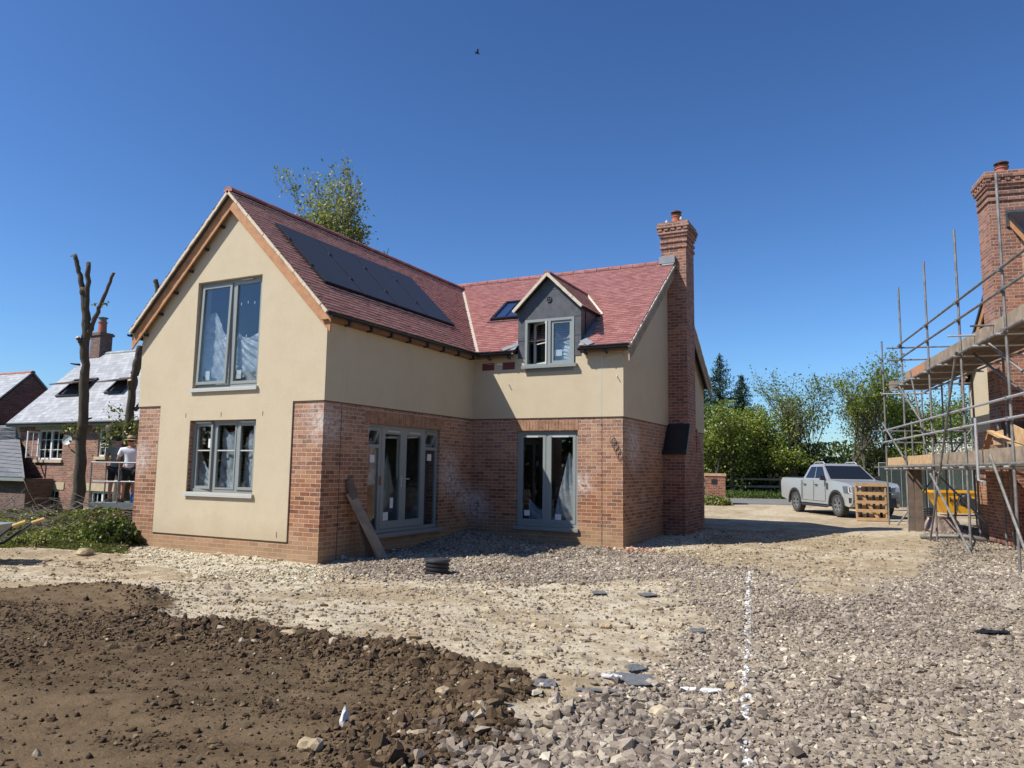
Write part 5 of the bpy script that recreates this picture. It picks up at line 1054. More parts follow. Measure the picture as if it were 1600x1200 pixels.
q = place(1112,785,34.2); shrub('yellow-flowering weeds at the foot of the brick pier', V(q.x,q.y,h1(q.x,q.y)), .9, .42, 2600, 'leaf_cut', .12, 9, 'weed', 'weed')

# unseen tree belt, added behind the viewer to darken the lower window reflections
n = 60000; az = rng.uniform(math.radians(176), math.radians(352), n); lat = az*40; hh = (6.5+5*fbm(lat, lat*0, .2, 4, 25))*rng.uniform(0, 1, n)**.75
RR_ = 42+rng.normal(0, 1.3, n); X_ = RR_*np.cos(az); Y_ = RR_*np.sin(az); Z_ = H(X_, Y_, False)+hh
tag(cards('reflection_tree_belt', np.stack([X_, Y_, Z_], 1), .6, rng.normal(.4, .2, n), M_['leaf_dk']), kind='stuff')
# ================= VEHICLE
def disc_poly(cx, cz, r, a0, a1, n): return [(cx+r*math.cos(a0+(a1-a0)*i/n), cz+r*math.sin(a0+(a1-a0)*i/n)) for i in range(n+1)]
paint = plain('silver_paint', (.47,.465,.45), .24, metal=.5, var=.02); M_['trim'] = plain('black_trim', (.02,.02,.022), .55); M_['tyre'] = plain('tyre_rubber', (.045,.042,.038), .85, var=.3, bmp=.2); M_['rim'] = plain('alloy_rim', (.30,.31,.32), .35, metal=.7); M_['lens'] = plain('headlamp_lens', (.10,.11,.12), .08, metal=.2); M_['lensw'] = plain('lamp_strip', (.75,.76,.76), .2)
rw, fw_ = V(5.24,21.76,0), V(6.79,19.15,0); hd = (fw_-rw).normalized(); ang = math.atan2(hd.y, hd.x)
car = empty('pickup_truck', (0,0,0), ang, 'silver double-cab pickup truck parked on the stony drive behind the wooden pallet', 'pickup truck')
left = V(-hd.y, hd.x, 0); o_ = rw+left*.80; car.location = (o_.x, o_.y, h1(o_.x, o_.y)+.02)
C3 = lambda x, y, z: V(x, y, z)
def arch(cx, r=.46): return disc_poly(cx, .40, r, math.pi, 0, 10)
low = [(-1.22,.55),(-.62,.42)]+arch(0)+[(.52,.40),(2.72,.40)]+arch(3.27)+[(3.76,.42),(4.02,.36),(4.16,.50),(4.19,.80),(4.14,1.06),(3.95,1.17),(3.2,1.24),(2.55,1.285),(2.3,1.29),(.60,1.29),(.58,1.31),(-1.20,1.31),(-1.27,1.15),(-1.25,.62)]
bm = bmesh.new(); ys = [-.955,-.90,.90,.955]; rings = []
for k, y in enumerate(ys):
    ring_ = []
    for x, z in low:
        yy = y; ins = abs(y) > .92
        if x > 3.6: yy *= 1-.13*((x-3.6)/.6)**1.5
        if z > 1.2: yy *= .965
        ring_.append(bm.verts.new((x, yy, z)))
    rings.append(ring_)
n = len(low)
for a, b in zip(rings, rings[1:]):
    for i in range(n): bm.faces.new((a[i], a[(i+1) % n], b[(i+1) % n], b[i]))
bm.faces.new(rings[0][::-1]); bm.faces.new(rings[-1]); bmesh.ops.recalc_face_normals(bm, faces=bm.faces); bmesh.ops.triangulate(bm, faces=[f for f in bm.faces if len(f.verts) > 6])
me = bpy.data.meshes.new('body'); bm.to_mesh(me); bm.free(); me.materials.append(paint); bo = bpy.data.objects.new('body', me); COL.objects.link(bo); bo.parent = car; bv = bo.modifiers.new('b', 'BEVEL'); bv.width = .055; bv.segments = 4; bv.angle_limit = math.radians(40); me.polygons.foreach_set('use_smooth', [True]*len(me.polygons)); wn = bo.modifiers.new('w', 'WEIGHTED_NORMAL')
# cab
bel = [(.62,.90),(2.62,.90)]; 
def cabpt(t, u): # t: 0 belt..1 roof ; u: 0 rear..1 front
    xr, xf = .62+(.92-.62)*t, 2.62+(1.92-2.62)*t; return xr+(xf-xr)*u, .90+(.70-.90)*t, 1.28+(1.82-1.28)*t
mb = MB(); pb = [C3(.62,-.90,1.27), C3(2.66,-.88,1.27), C3(2.66,.88,1.27), C3(.62,.90,1.27)]; pt = [C3(.90,-.70,1.80), C3(1.88,-.70,1.81), C3(1.88,.70,1.81), C3(.90,.70,1.80)]; pr_ = [C3(1.0,-.58,1.86), C3(1.72,-.58,1.865), C3(1.72,.58,1.865), C3(1.0,.58,1.86)]
mb.hexa(pb+pt); mb.hexa(pt+pr_); cab = mb.build('cab', paint, car, bevel=.03)
def quadpane(p, name, par, off, m):
    p = [Vector(q) for q in p]; nn = (p[1]-p[0]).cross(p[3]-p[0]).normalized(); nn = nn if nn.dot(Vector(off)) > 0 else -nn; m_ = MB(); m_.prism([q+nn*.012 for q in p], nn*-.02); return m_.build(name, m, par)
tg = plain('tinted_window', (.012,.014,.017), .06, spec=.6)
L_ = lambda a, b, t: a.lerp(b, t)
def sidewin(s, u0, u1, name='side_window'):
    B0, B1 = C3(.62,s*.90,1.27), C3(2.66,s*.885,1.27); T0, T1 = C3(.90,s*.70,1.80), C3(1.88,s*.70,1.81); q = []
    for u, t in ((u0[0],.10),(u1[0],.10),(u1[1],.88),(u0[1],.88)): q.append(L_(L_(B0,B1,u), L_(T0,T1,u), t))
    quadpane(q, name, cab, (0,s,0), tg)
for s in (-1, 1): sidewin(s, (.10,.14), (.45,.50)); sidewin(s, (.49,.54), (.88,.93))
q = [L_(pb[1],pt[1],.06)+V(0,.07,0), L_(pb[2],pt[2],.06)-V(0,.07,0), L_(pb[2],pt[2],.93)-V(0,.05,0), L_(pb[1],pt[1],.93)+V(0,.05,0)]; quadpane(q, 'windscreen', cab, (1,0,.5), tg)
q = [L_(pb[0],pt[0],.15)+V(0,.1,0), L_(pb[3],pt[3],.15)-V(0,.1,0), L_(pb[3],pt[3],.85)-V(0,.1,0), L_(pb[0],pt[0],.85)+V(0,.1,0)]; quadpane(q, 'rear_window', cab, (-1,0,0), tg)
for s in (-1, 1): m = MB(); m.tube([(.98,s*.61,1.86),(1.08,s*.61,1.915),(1.7,s*.61,1.925),(1.86,s*.61,1.84)], .02, 6); m.build('roof_rail', M_['galvl'], cab, autouv=False)
m = MB(); m.box(WORLD, -1.18, .56, -.84, .84, 1.30, 1.345); m.build('bed_cover', M_['trim'], car, bevel=.01)
m = MB(); m.box(WORLD, -1.0, 3.9, -.62, .62, .30, .9); m.build('underbody', M_['trim'], car)
for s in (-1, 1):
    for cx in (0, 3.27):
        m = MB(); outer, inner = disc_poly(cx, .40, .535, math.pi*1.04, -.04*math.pi, 14), disc_poly(cx, .40, .455, math.pi*1.04, -.04*math.pi, 14)
        for i in range(14): P_ = [outer[i], outer[i+1], inner[i+1], inner[i]]; m.hexa([C3(x,s*.93,z) for x, z in P_]+[C3(x,s*.985,z) for x, z in P_])
        m.build('wheel_arch_trim', M_['trim'], car, bevel=.008)
        wh = MB(); o = C3(cx, s*.80, .395); prof = [(.24,-.12),(.36,-.13),(.39,-.10),(.395,0),(.39,.10),(.36,.13),(.25,.12),(.24,.0)]; wh.lathe(o, prof, 28, axis=(0,1,0))
        for k in range(28): 
            t = 2*math.pi*k/28; c = o+V(math.cos(t)*.39, 0, math.sin(t)*.39); wh.beam(c-V(0,.11,0), c+V(0,.11,0), .03, .02, V(math.cos(t),0,math.sin(t)))
        wo = wh.build('wheel', M_['tyre'], car, smooth=False, autouv=False)
        rm = MB(); rm.lathe(o, [(.26,s*.02),(.262,s*.12),(.235,s*.125),(.23,s*.05),(.0,s*.03)], 24, axis=(0,1,0))
        for k in range(6):
            t = 2*math.pi*k/6
            for dt in (-.13,.13): rm.beam(o+V(0,s*.10,0), o+V(math.cos(t+dt)*.24, s*.11, math.sin(t+dt)*.24), .035, .03, (0,1,0))
        rm.lathe(o, [(.05,s*.06),(.055,s*.12),(.0,s*.125)], 12, axis=(0,1,0)); rm.build('rim', M_['rim'], wo, autouv=False)
        m = MB(); m.lathe(o, [(.232,s*.045),(0,s*.046)], 20, axis=(0,1,0)); m.build('brake', M_['black'], wo, autouv=False)
# front
m = MB(); m.box(WORLD, 4.13, 4.205, -.50, .50, .66, 1.08); m.build('grille', M_['trim'], car, bevel=.015); m = MB(); m.box(WORLD, 4.19, 4.225, -.78, .78, .86, .90); m.box(WORLD, 4.2, 4.23, -.12, .12, .83, .95); m.build('grille_bar', M_['rim'], car)
for s in (-1, 1):
    m = MB(); m.hexa([C3(4.215,s*.50,.82), C3(4.10,s*.87,.82), C3(3.80,s*.955,.86), C3(3.9,s*.50,.82), C3(4.20,s*.50,1.06), C3(4.06,s*.875,1.07), C3(3.72,s*.955,1.07), C3(3.9,s*.50,1.06)]); hl = m.build('headlight', M_['lens'], car, bevel=.01)
    m = MB(); y = s*.52; m.tube([C3(4.205,y,1.05), C3(4.07,s*.86,1.06), C3(4.02,s*.90,1.04), C3(4.05,s*.90,.86), C3(4.11,s*.86,.83), C3(4.22,y,.83)], .014, 5); m.build('light_strip', M_['lensw'], hl, autouv=False)
    m = MB(); m.hexa([C3(4.215,s*.50,.50), C3(4.12,s*.86,.50), C3(4.0,s*.88,.50), C3(4.0,s*.5,.50), C3(4.225,s*.50,.68), C3(4.13,s*.87,.68), C3(4.0,s*.89,.68), C3(4.0,s*.5,.68)]); m.build('fog_recess', M_['trim'], car)
    m = MB(); m.hexa([C3(2.42,s*.92,1.24), C3(2.52,s*.92,1.24), C3(2.54,s*1.12,1.26), C3(2.42,s*1.12,1.26), C3(2.40,s*.94,1.40), C3(2.48,s*.94,1.40), C3(2.50,s*1.12,1.43), C3(2.42,s*1.12,1.43)]); m.build('wing_mirror', M_['trim'], car, bevel=.025)
    m = MB()
    for x0_ in (.58,.66,1.58,2.48): m.box(WORLD, x0_, x0_+.014, s*.953-.004*0, s*.953+s*.006, .5, 1.24)
    m.box(WORLD, .66, 2.48, s*.953, s*.958, .49, .502); m.build('door_gap', M_['trim'], car)
    for x0_ in (.78,1.70): m = MB(); m.box(WORLD, x0_, x0_+.2, s*.955, s*.985, 1.07, 1.10); m.build('door_handle', M_['trim'], car, bevel=.006)
    m = MB(); m.box(WORLD, 2.58, 2.66, s*.95, s*.962, .93, 1.16); m.build('side_vent', M_['trim'], car)
    m = MB(); m.tube([C3(.62,s*.93,.36), C3(.7,s*.98,.33), C3(2.6,s*.98,.33), C3(2.68,s*.93,.36)], .045, 8); m.build('side_step', M_['trim'], car, autouv=False)
    m = MB(); m.box(WORLD, -1.285, -1.20, s*.84, s*.935, .85, 1.25); m.build('tail_light', plain('red_lens', (.35,.02,.02), .2), car)
m = MB(); m.box(WORLD, 4.02, 4.22, -.68, .68, .38, .52); m.box(WORLD, 4.17, 4.225, -.5, .5, .52, .66); m.build('front_skid', M_['trim'], car, bevel=.02)
m = MB(); m.box(WORLD, -1.42, -1.2, -.85, .85, .52, .64); m.build('rear_bumper', M_['galvl'], car, bevel=.02)
# ================= PALLET
q0, q1 = place(1338,816,24.2), place(1386,814,24.0); zb = h1(q0.x, q0.y); u = V(q1.x-q0.x, q1.y-q0.y, 0).normalized(); nn = V(u.y, -u.x, 0)
pl = empty('wooden_pallet', (q0.x, q0.y, zb), 0, 'orange wooden pallet standing on edge in front of the pickup', 'pallet')
fp = Fr((0,0,0), u, nn, (V(0,0,1)-nn*.06).normalized()); WD, HT = (V(q1.x-q0.x, q1.y-q0.y, 0)).length, 1.22; M_['pal'] = plain('orange_pine', (.43,.27,.13), .7, var=.25, scale=6, bmp=.3)
m = MB()
for i in range(5): c = .02+(HT-.12)*i/4; m.box(fp, .0, WD, .10, .122, c, c+.10)
m.build('front_board', M_['pal'], pl)
m = MB()
for i in range(5): a = (WD-.11)*i/4; m.box(fp, a, a+.11, -.0, .02, 0, HT)
m.build('back_board', M_['pal'], pl)
m = MB()
for a in (0, WD-.045): m.box(fp, a, a+.045, .02, .10, 0, HT)
m.box(fp, .045, WD-.045, .02, .10, 0, .022); m.box(fp, .045, WD-.045, .02, .10, HT-.022, HT); m.build('stringer', M_['pal'], pl)
m = MB(); m.beam(fp(.12,.06,HT-.25), fp(WD-.25,.06,.06), .09, .03, nn); m.build('brace', M_['pal'], pl)
# ================= BRICK PIER with letter box, FENCE
q = place(1118,783,34.5); pi_ = empty('brick_pier', (q.x,q.y,h1(q.x,q.y)-.05), YAW*.0+.2, 'red brick gate pier with a black letter slot beside the grass verge', 'brick pier')
m = MB(); m.box(WORLD, -.45, .45, -.3, .3, 0, 1.35); m.build('pier', M_['brick_plain'], pi_); m = MB(); m.box(WORLD, -.49, .49, -.34, .34, 1.35, 1.47); m.build('coping', plain('brick_coping', (.45,.27,.18), .85, var=.2), pi_); m = MB(); m.box(WORLD, -.17, .10, -.312, -.2, .98, 1.20); m.build('letter_box', M_['black'], pi_)
P_ = [rd(41.2, 8.5+2.1*k) for k in range(9)]; f0 = P_[0]; fe = empty('post_and_rail_fence', (f0.x,f0.y,h1(f0.x,f0.y)), 0, 'grey post and rail fence on the grass verge behind the pickup', 'fence')
tops = []
for p in P_:
    g = h1(p.x, p.y)-h1(f0.x,f0.y); b = V(p.x-f0.x, p.y-f0.y, g); m = MB(); m.box(Fr(b,R2,F2,(0,0,1)), -.06, .06, -.05, .05, -.1, 1.05); m.build('post', M_['board'], fe); tops.append(b)
for z in (.88, .48):
    for a, b in zip(tops, tops[1:]): m = MB(); m.beam(a-F2*.07+V(0,0,z), b-F2*.07+V(0,0,z), .035, .11); m.build('rail', M_['board'], fe)
# ================= SITE FENCE PANELS
M_['mesh'] = plain('dark_netting', (.045,.06,.055), .8, var=.3)
def netmat():
    m = bpy.data.materials.new('debris_netting'); m.use_nodes = True; nt = m.node_tree; nt.nodes.clear(); out = nt.nodes.new('ShaderNodeOutputMaterial'); d = nt.nodes.new('ShaderNodeBsdfDiffuse'); d.inputs[0].default_value = rgb(.05,.065,.058); t = nt.nodes.new('ShaderNodeBsdfTransparent'); mx = nt.nodes.new('ShaderNodeMixShader')
    nt.links.new(ramp(nt, noise(nt, objco(nt), 3, 4), [(.3, (.6,)*3), (.7, (.9,)*3)]), mx.inputs[0]); nt.links.new(t.outputs[0], mx.inputs[1]); nt.links.new(d.outputs[0], mx.inputs[2]); nt.links.new(mx.outputs[0], out.inputs[0]); return m
NET = netmat()
for k, (pa, pb_) in enumerate(((place(1376,800,31.5),place(1432,800,31.0)),(place(1433,800,31.0),place(1486,800,30.4)),(place(1487,800,30.4),place(1545,800,29.5)))):
    g = h1(pa.x, pa.y); A_ = V(pa.x,pa.y,g); B_ = V(pb_.x,pb_.y,h1(pb_.x,pb_.y)); pn = empty('fence_panel', A_, 0, ['netted steel site fence panel just behind the front of the pickup','netted steel site fence panel behind the coil of black pipe','netted steel site fence panel behind the yellow skip'][k], 'fence panel', 'temporary fence panels'); d = B_-A_
    m = MB(); m.tube([V(0,0,.05), V(0,0,2.0), d+V(0,0,2.0), d+V(0,0,.05)], .021, 6); m.tube([V(0,0,.15), d+V(0,0,.15)], .018, 6)
    for f in (.35,.62): m.tube([d*f+V(0,0,.05), d*f+V(0,0,1.98)], .018, 6)
    m.build('panel_frame', M_['galvl'], pn, autouv=False); m = MB(); nx = 24; sd_ = d.normalized().cross(V(0,0,1))*.012
    for i in range(1, nx): m.beam(d*(i/nx)+V(0,0,.15), d*(i/nx)+V(0,0,1.98), .006, .006, (1,0,0))
    for z in (.5,.9,1.3,1.7): m.beam(V(0,0,z), d+V(0,0,z), .006, .006)
    m.build('wire_mesh', M_['galv'], pn); m = MB(); m.prism([sd_+V(0,0,.16), sd_+d+V(0,0,.16), sd_+d+V(0,0,1.97), sd_+V(0,0,1.97)], sd_*.2); m.build('netting', NET, pn)
# ================= YELLOW SKIP
q = place(1486,803,28.2); sk = empty('skip', (q.x,q.y,h1(q.x,q.y)), math.atan2(R2.y,R2.x)-.15, 'small yellow metal skip seen under the scaffold boards', 'skip')
m = MB(); A0, A1 = (.62,.45), (1.05,.62)
def sk_(x, y, z): return V(x,y,z)
bot = [sk_(-.40,-.45,.12), sk_(.80,-.45,.12), sk_(.80,.45,.12), sk_(-.40,.45,.12)]; top_ = [sk_(-.98,-.62,1.05), sk_(.95,-.62,1.05), sk_(.95,.62,1.05), sk_(-.98,.62,1.05)]
for i in range(4):
    j = (i+1) % 4; nn_ = ((bot[j]-bot[i]).cross(top_[i]-bot[i])).normalized(); m.prism([bot[i], bot[j], top_[j], top_[i]], -nn_*.03)
m.prism(bot, V(0,0,.03)); m.build('skip_body', M_['yellow'], sk)
m = MB()
sk.scale = (.78,.78,.86)
for i in range(4): m.beam(top_[i], top_[(i+1) % 4], .08, .09)
m.beam(V(-1.16,-.62,1.0), V(-.95,-.62,1.03), .10, .06); m.box(WORLD, -.3, .9, -.66, -.62, .78, .86); m.build('skip_rim', M_['yellow'], sk)
m = MB()
for x in (-.25,.0,.35): m.box(WORLD, x, x+.05, -.585, -.55, .6, .72)
m.tube([V(-.3,-.69,.82), V(-.18,-.72,.62)], .03, 6); m.build('lifting_lug', M_['black'], sk)
q = place(1509,803,26.6); dg = empty('mixer', (q.x,q.y,h1(q.x,q.y)), 0, 'dark concrete mixer standing in front of the right end of the skip', 'mixer')
m = MB(); m.lathe(V(0,0,.62), [(.08,-.22),(.17,-.16),(.2,.0),(.15,.2),(.11,.25),(.09,.23),(.15,.0)], 16, axis=(-.1,-.25,1)); m.build('drum', M_['black'], dg, smooth=True, autouv=False); m = MB()
for x, y in ((-.35,-.3),(.35,-.3),(-.35,.3),(.35,.3)): m.tube([V(x,y,0), V(x*.4,y*.5,.85)], .025, 6)
m.box(WORLD, .0, .3, -.25, .15, .35, .7); m.build('stand', M_['black'], dg, autouv=False)
# ================= small things by the scaffold
q = place(1446,816,24.5); g = h1(q.x,q.y); m = MB()
for k in range(6):
    pts = [V(math.cos(t*math.pi/10)*(.30-.012*(k % 2)), math.sin(t*math.pi/10)*(.30-.012*(k % 2)), .045+.075*k) for t in range(21)]; m.tube(pts, .035, 7, cap=False)
o = m.build('pipe_coil', M_['black'], smooth=True, autouv=False); o.location = (q.x,q.y,g); tag(o, 'coil of black ribbed drainage pipe behind the plastic-wrapped pack', 'pipe coil')
q = place(1431,818,23.5); g = h1(q.x,q.y); o = empty('sand_bag', (q.x,q.y,g), .2, 'upright paper bag with a blue printed lower half at the scaffold foot', 'bag')
m = MB(); m.box(WORLD, -.16, .16, -.08, .08, 0, .25); m.build('printed_half', M_['blue'], o, bevel=.03); m = MB(); m.box(WORLD, -.158, .158, -.078, .078, .252, .5); m.build('paper_half', M_['stone'], o, bevel=.03)
q = place(1472,830,20.2); g = h1(q.x,q.y); pk = empty('wrapped_pack', (q.x,q.y,g), .5, 'low pack of brown material under a crumpled clear plastic wrap', 'wrapped pack')
m = MB(); 
for k in range(4): m.box(WORLD, -.34+.03*k, .34-.02*k, -.3+.03*k, .3, .03+.09*k, .11+.09*k)
m.build('contents', plain('brown_card', (.22,.12,.085), .8), pk)
wrapm = M_['poly'].copy(); wrapm.name = 'dusty_wrap'; next(n_ for n_ in wrapm.node_tree.nodes if n_.type == 'BSDF_PRINCIPLED').inputs['Base Color'].default_value = rgb(.42,.34,.30); nn_ = 22; m = MB(); PP = {}
for i in range(nn_+1):
    for j in range(nn_+1):
        u_0, v_0 = i/nn_*2-1, j/nn_*2-1; rr = max(abs(u_0), abs(v_0)); x, y = u_0*.47, v_0*.42; z = .36*(1-ss(.45, 1.0, rr))+.0+float((fbm(np.array([x*4]), np.array([y*4]), 2, 3, 3)-.45)[0])*.16; PP[i,j] = V(x,y,max(z,.01))
for i in range(nn_):
    for j in range(nn_): m.face([PP[i,j],PP[i+1,j],PP[i+1,j+1],PP[i,j+1]])
m.build('plastic_wrap', wrapm, pk, smooth=False, autouv=False)
q = place(1446,826,21.5); boardthing('loose_board', 'short pale board lying flat beside the plastic-wrapped pack', 'board', V(q.x-.45,q.y-.1,h1(q.x,q.y)+.05), V(q.x+.45,q.y+.15,h1(q.x,q.y)+.06), .2, .04, 'timber_pale')
q = place(1495,841,17.6); m = MB(); g = h1(q.x,q.y)
m.tube([V(-.75,.1,.05), V(-.3,.0,.09), V(.2,.02,.10), V(.6,-.06,.05)], .055, 8); o = m.build('drain_pipe', M_['galv'], smooth=True, autouv=False); o.location = (q.x,q.y,g); tag(o, 'grey length of pipe lying on the rubble under the scaffold', 'pipe')
# planks leaning on the shaded wall
boardthing('leaning_plank', 'long grey plank leaning on the shaded brick wall beside the french doors', 'plank', V(.62,1.02,h1(.62,1.02)-.05), V(.05,.72,1.18), .20, .045, 'board', upv=(1,0,0), group='planks against the wall')
boardthing('leaning_plank', 'shorter dark plank behind the long one against the brick wall', 'plank', V(.35,1.0,h1(.35,1.0)-.05), V(.035,.70,1.40), .17, .04, 'board_dark', upv=(1,0,0), group='planks against the wall')
# ribbed chamber
q = place(683,890,13.2); g = h1(2.36,.0); ic = empty('inspection_chamber', (2.36,.0,g), 0, 'short black ribbed drainage chamber standing in the gravel', 'drain chamber')
m = MB(); prof = []
for k in range(5): z = -.05+.062*k; prof += [(.205,z),(.225,z+.012),(.225,z+.036),(.205,z+.048)]
m.lathe(V(0,0,0), prof+[(.19,.26),(.19,-.05)], 28); m.build('ribbed_wall', M_['black'], ic, autouv=False); ic.scale = (.85,.85,.9); m = MB(); m.lathe(V(0,0,.235), [(0,.02),(.16,.022),(.235,.02),(.24,.0),(.235,-.02),(.2,-.022)], 28); m.build('lid', plain('worn_black_lid', (.045,.045,.05), .45), ic, autouv=False)
# ground debris
def lump(name, label, cat, px, py, s, m, seed, sq=(1,1,.7), group=None, dz=0.):
    q = un_ground(px, py); r = random.Random(seed); bm = bmesh.new(); bmesh.ops.create_icosphere(bm, subdivisions=2, radius=1)
    for v in bm.verts:
        d = v.co.normalized(); f = 1+.28*math.sin(d.x*3.1+seed)*math.cos(d.y*2.7+seed*2)+r.gauss(0,.07); v.co = V(d.x*f*s*sq[0], d.y*f*s*sq[1], d.z*f*s*sq[2])
    me = bpy.data.meshes.new(name); bm.to_mesh(me); bm.free(); me.materials.append(M_[m]); me.polygons.foreach_set('use_smooth', [False]*len(me.polygons)); o = bpy.data.objects.new(name, me); COL.objects.link(o); o.location = (q.x, q.y, q.z+s*sq[2]*.55+dz); o.rotation_euler.z = seed; return tag(o, label, cat, group)
def un_ground(px, py):
    d = (place(px, py, 1)-CAM); z = .08
    for _ in range(6): t = (z-CAM.z)/d.z; p = CAM+d*t; z = h1(p.x, p.y)
    return V(p.x, p.y, z)
lump('rock', 'tan rounded rock at the bottom edge of the dark soil', 'rock', 487, 1172, .065, 'rock', 1); lump('rock', 'flat tan rock among the dark clods right of the crumpled white plastic', 'rock', 693, 1082, .06, 'rock', 2, (1,.8,.45)); lump('rock', 'brown clay lump near the crest of the soil bank', 'rock', 452, 992, .09, 'rock', 3, (1.4,.7,.35)); lump('rock', 'pale stone half sunk in the dark soil below the others', 'rock', 655, 1150, .05, 'rock', 4, (1.2,.8,.5))
lump('stone_block', 'pale weathered stone block lying before the laurel shrub', 'stone block', 132, 868, .15, 'rock', 5, (1.3,.8,.5)); lump('stone_block', 'small white stone on top of the rubble by the brush heap', 'stone block', 134, 846, .14, 'stone', 6, (1.1,.7,.6), dz=.12)
lump('rock', 'small round stone on the pale ground in the middle distance', 'rock', 948, 981, .05, 'rock', 7); lump('rock', 'yellow stone in the gravel left of the white line', 'rock', 1031, 1118, .06, 'stone', 8)
q = un_ground(287,853); m = MB(); m.box(WORLD, -.11, .11, -.05, .05, 0, .065); o = m.build('loose_brick', M_['stone'], bevel=.006); o.location = (q.x+.0,q.y,q.z+.02); o.rotation_euler = (.1,.05,.5); tag(o, 'single loose cream brick on the chalky strip under the gable window', 'brick')
def sheet(name, label, cat, px, py, w, d, m_, seed, rz=0, crumple=.015, tilt=0, group=None, thick=.008, dz=.03):
    q = un_ground(px, py); r = random.Random(seed); m = MB(); n = 7; P = {}
    for i in range(n+1):
        for j in range(n+1): u, v = i/n-.5, j/n-.5; e = 1-.35*abs(v)*(r.random()) ; P[i,j] = V(u*w*e, v*d*(1-.3*abs(u)*r.random()), r.gauss(0,crumple))
    for i in range(n):
        for j in range(n): m.face([P[i,j],P[i+1,j],P[i+1,j+1],P[i,j+1]]); m.face([P[i,j]-V(0,0,thick),P[i,j+1]-V(0,0,thick),P[i+1,j+1]-V(0,0,thick),P[i+1,j]-V(0,0,thick)])
    for k in range(n):
        for a, b in ((P[k,0],P[k+1,0]),(P[k+1,n],P[k,n]),(P[0,k+1],P[0,k]),(P[n,k],P[n,k+1])): m.face([a, b, b-V(0,0,thick), a-V(0,0,thick)][::-1])
    o = m.build(name, M_[m_], autouv=False); o.location = (q.x,q.y,q.z+dz); o.rotation_euler = (tilt,0,rz); return tag(o, label, cat, group)
GS = 'broken slates on the ground'
sheet('broken_slate', 'largest broken slate in the cluster at the edge of the gravel', 'slate', 1000, 1068, .25, .2, 'slatebit', 1, .6, .002, .12, GS); sheet('broken_slate', 'slate lying left of the largest one in the cluster', 'slate', 972, 1062, .2, .14, 'slatebit', 2, .2, .002, .1, GS); sheet('broken_slate', 'upper slate of the cluster at the edge of the gravel', 'slate', 993, 1048, .16, .11, 'slatebit', 3, 1., .002, .15, GS)
sheet('broken_slate', 'long thin slate at the lower left of the cluster', 'slate', 935, 1084, .34, .07, 'slatebit', 4, .35, .002, -.1, GS); sheet('broken_slate', 'lone slate on the dark soil edge left of the cluster', 'slate', 852, 1073, .16, .15, 'slatebit', 5, .5, .002, .1, GS)
sheet('broken_slate', 'flat slate on the pale ground below the drain chamber, left one', 'slate', 936, 929, .18, .2, 'slatebit', 6, .5, .002, 0, GS); sheet('broken_slate', 'flat slate on the pale ground, right one of the distant pair', 'slate', 1012, 932, .22, .22, 'slatebit', 7, .8, .002, 0, GS); sheet('broken_slate', 'small slate beside the gravel, above the white strip', 'slate', 1087, 989, .17, .14, 'slatebit', 8, .4, .002, 0, GS)
sheet('black_sheet', 'thin black strip lying on the gravel near the right edge', 'black strip', 1551, 991, .36, .10, 'black', 9, .5, .006, .1)
sheet('plastic_strip', 'long white plastic strip lying on the gravel by the white line', 'plastic strip', 1095, 1083, .30, .05, 'sheetw', 10, YAW-.12, .004, .25); sheet('plastic_offcut', 'bent white plastic offcut among the broken slates', 'plastic strip', 956, 1062, .16, .03, 'sheetw', 12, .3, .006, .2)
lump('crumpled_plastic', 'crumpled white plastic scrap sticking up out of the dark soil', 'plastic scrap', 538, 1134, .052, 'sheetw', 11, (.75,.45,1.25))
r = random.Random(5)
o = tag(stones('brick_rubble', np.array([3.96+r.gauss(0,.22) for _ in range(70)]), np.array([4.75+r.gauss(0,.16) for _ in range(70)]), np.array([r.uniform(.03,.11) for _ in range(70)]), np.array([r.random() for _ in range(70)]), stonemat('pink_rubble', [(0,(.30,.10,.07)),(.4,(.42,.2,.14)),(.7,(.5,.42,.3)),(1,(.62,.56,.45))])), 'scatter of pink broken brick at the corner of the recessed wing', 'rubble', kind='stuff')
# bird, wires
q = place(746,83,30); bd = empty('bird', q, YAW+.3, 'small dark bird flying high in the blue sky', 'bird'); m = MB()
m.lathe(V(0,0,0), [(.0,-.12),(.02,-.07),(.035,0),(.03,.05),(.015,.08),(.0,.10)], 8, axis=(1,0,-.25)); m.hexa([V(-.12,-.03,.03),V(-.12,.03,.03),V(-.05,.01,.01),V(-.05,-.01,.01),V(-.12,-.03,.036),V(-.12,.03,.036),V(-.05,.01,.016),V(-.05,-.01,.016)]); m.build('body', M_['black'], bd, smooth=True, autouv=False)
for s in (-1, 1): m = MB(); m.prism([V(.04,s*.01,.01), V(.02,s*.12,.07), V(-.06,s*.25,.05), V(-.05,s*.12,.05), V(-.05,s*.01,.01)], V(0,0,.006)); m.build('wing', M_['black'], bd)
for k, (y0_, y1_) in enumerate(((606,601),(612,606))):
    a, b = place(1060, y0_+4, 50), place(1640, y1_-14, 50); m = MB(); pts = [a.lerp(b, t/16)-V(0,0,.5*math.sin(math.pi*t/16)) for t in range(17)]; c = pts[0].copy(); m.tube([p-c for p in pts], .011, 4); o = m.build('power_line', M_['black'], autouv=False); o.location = c; tag(o, ['upper overhead wire crossing behind the trees','lower overhead wire crossing behind the trees'][k], 'wire', 'overhead wires')
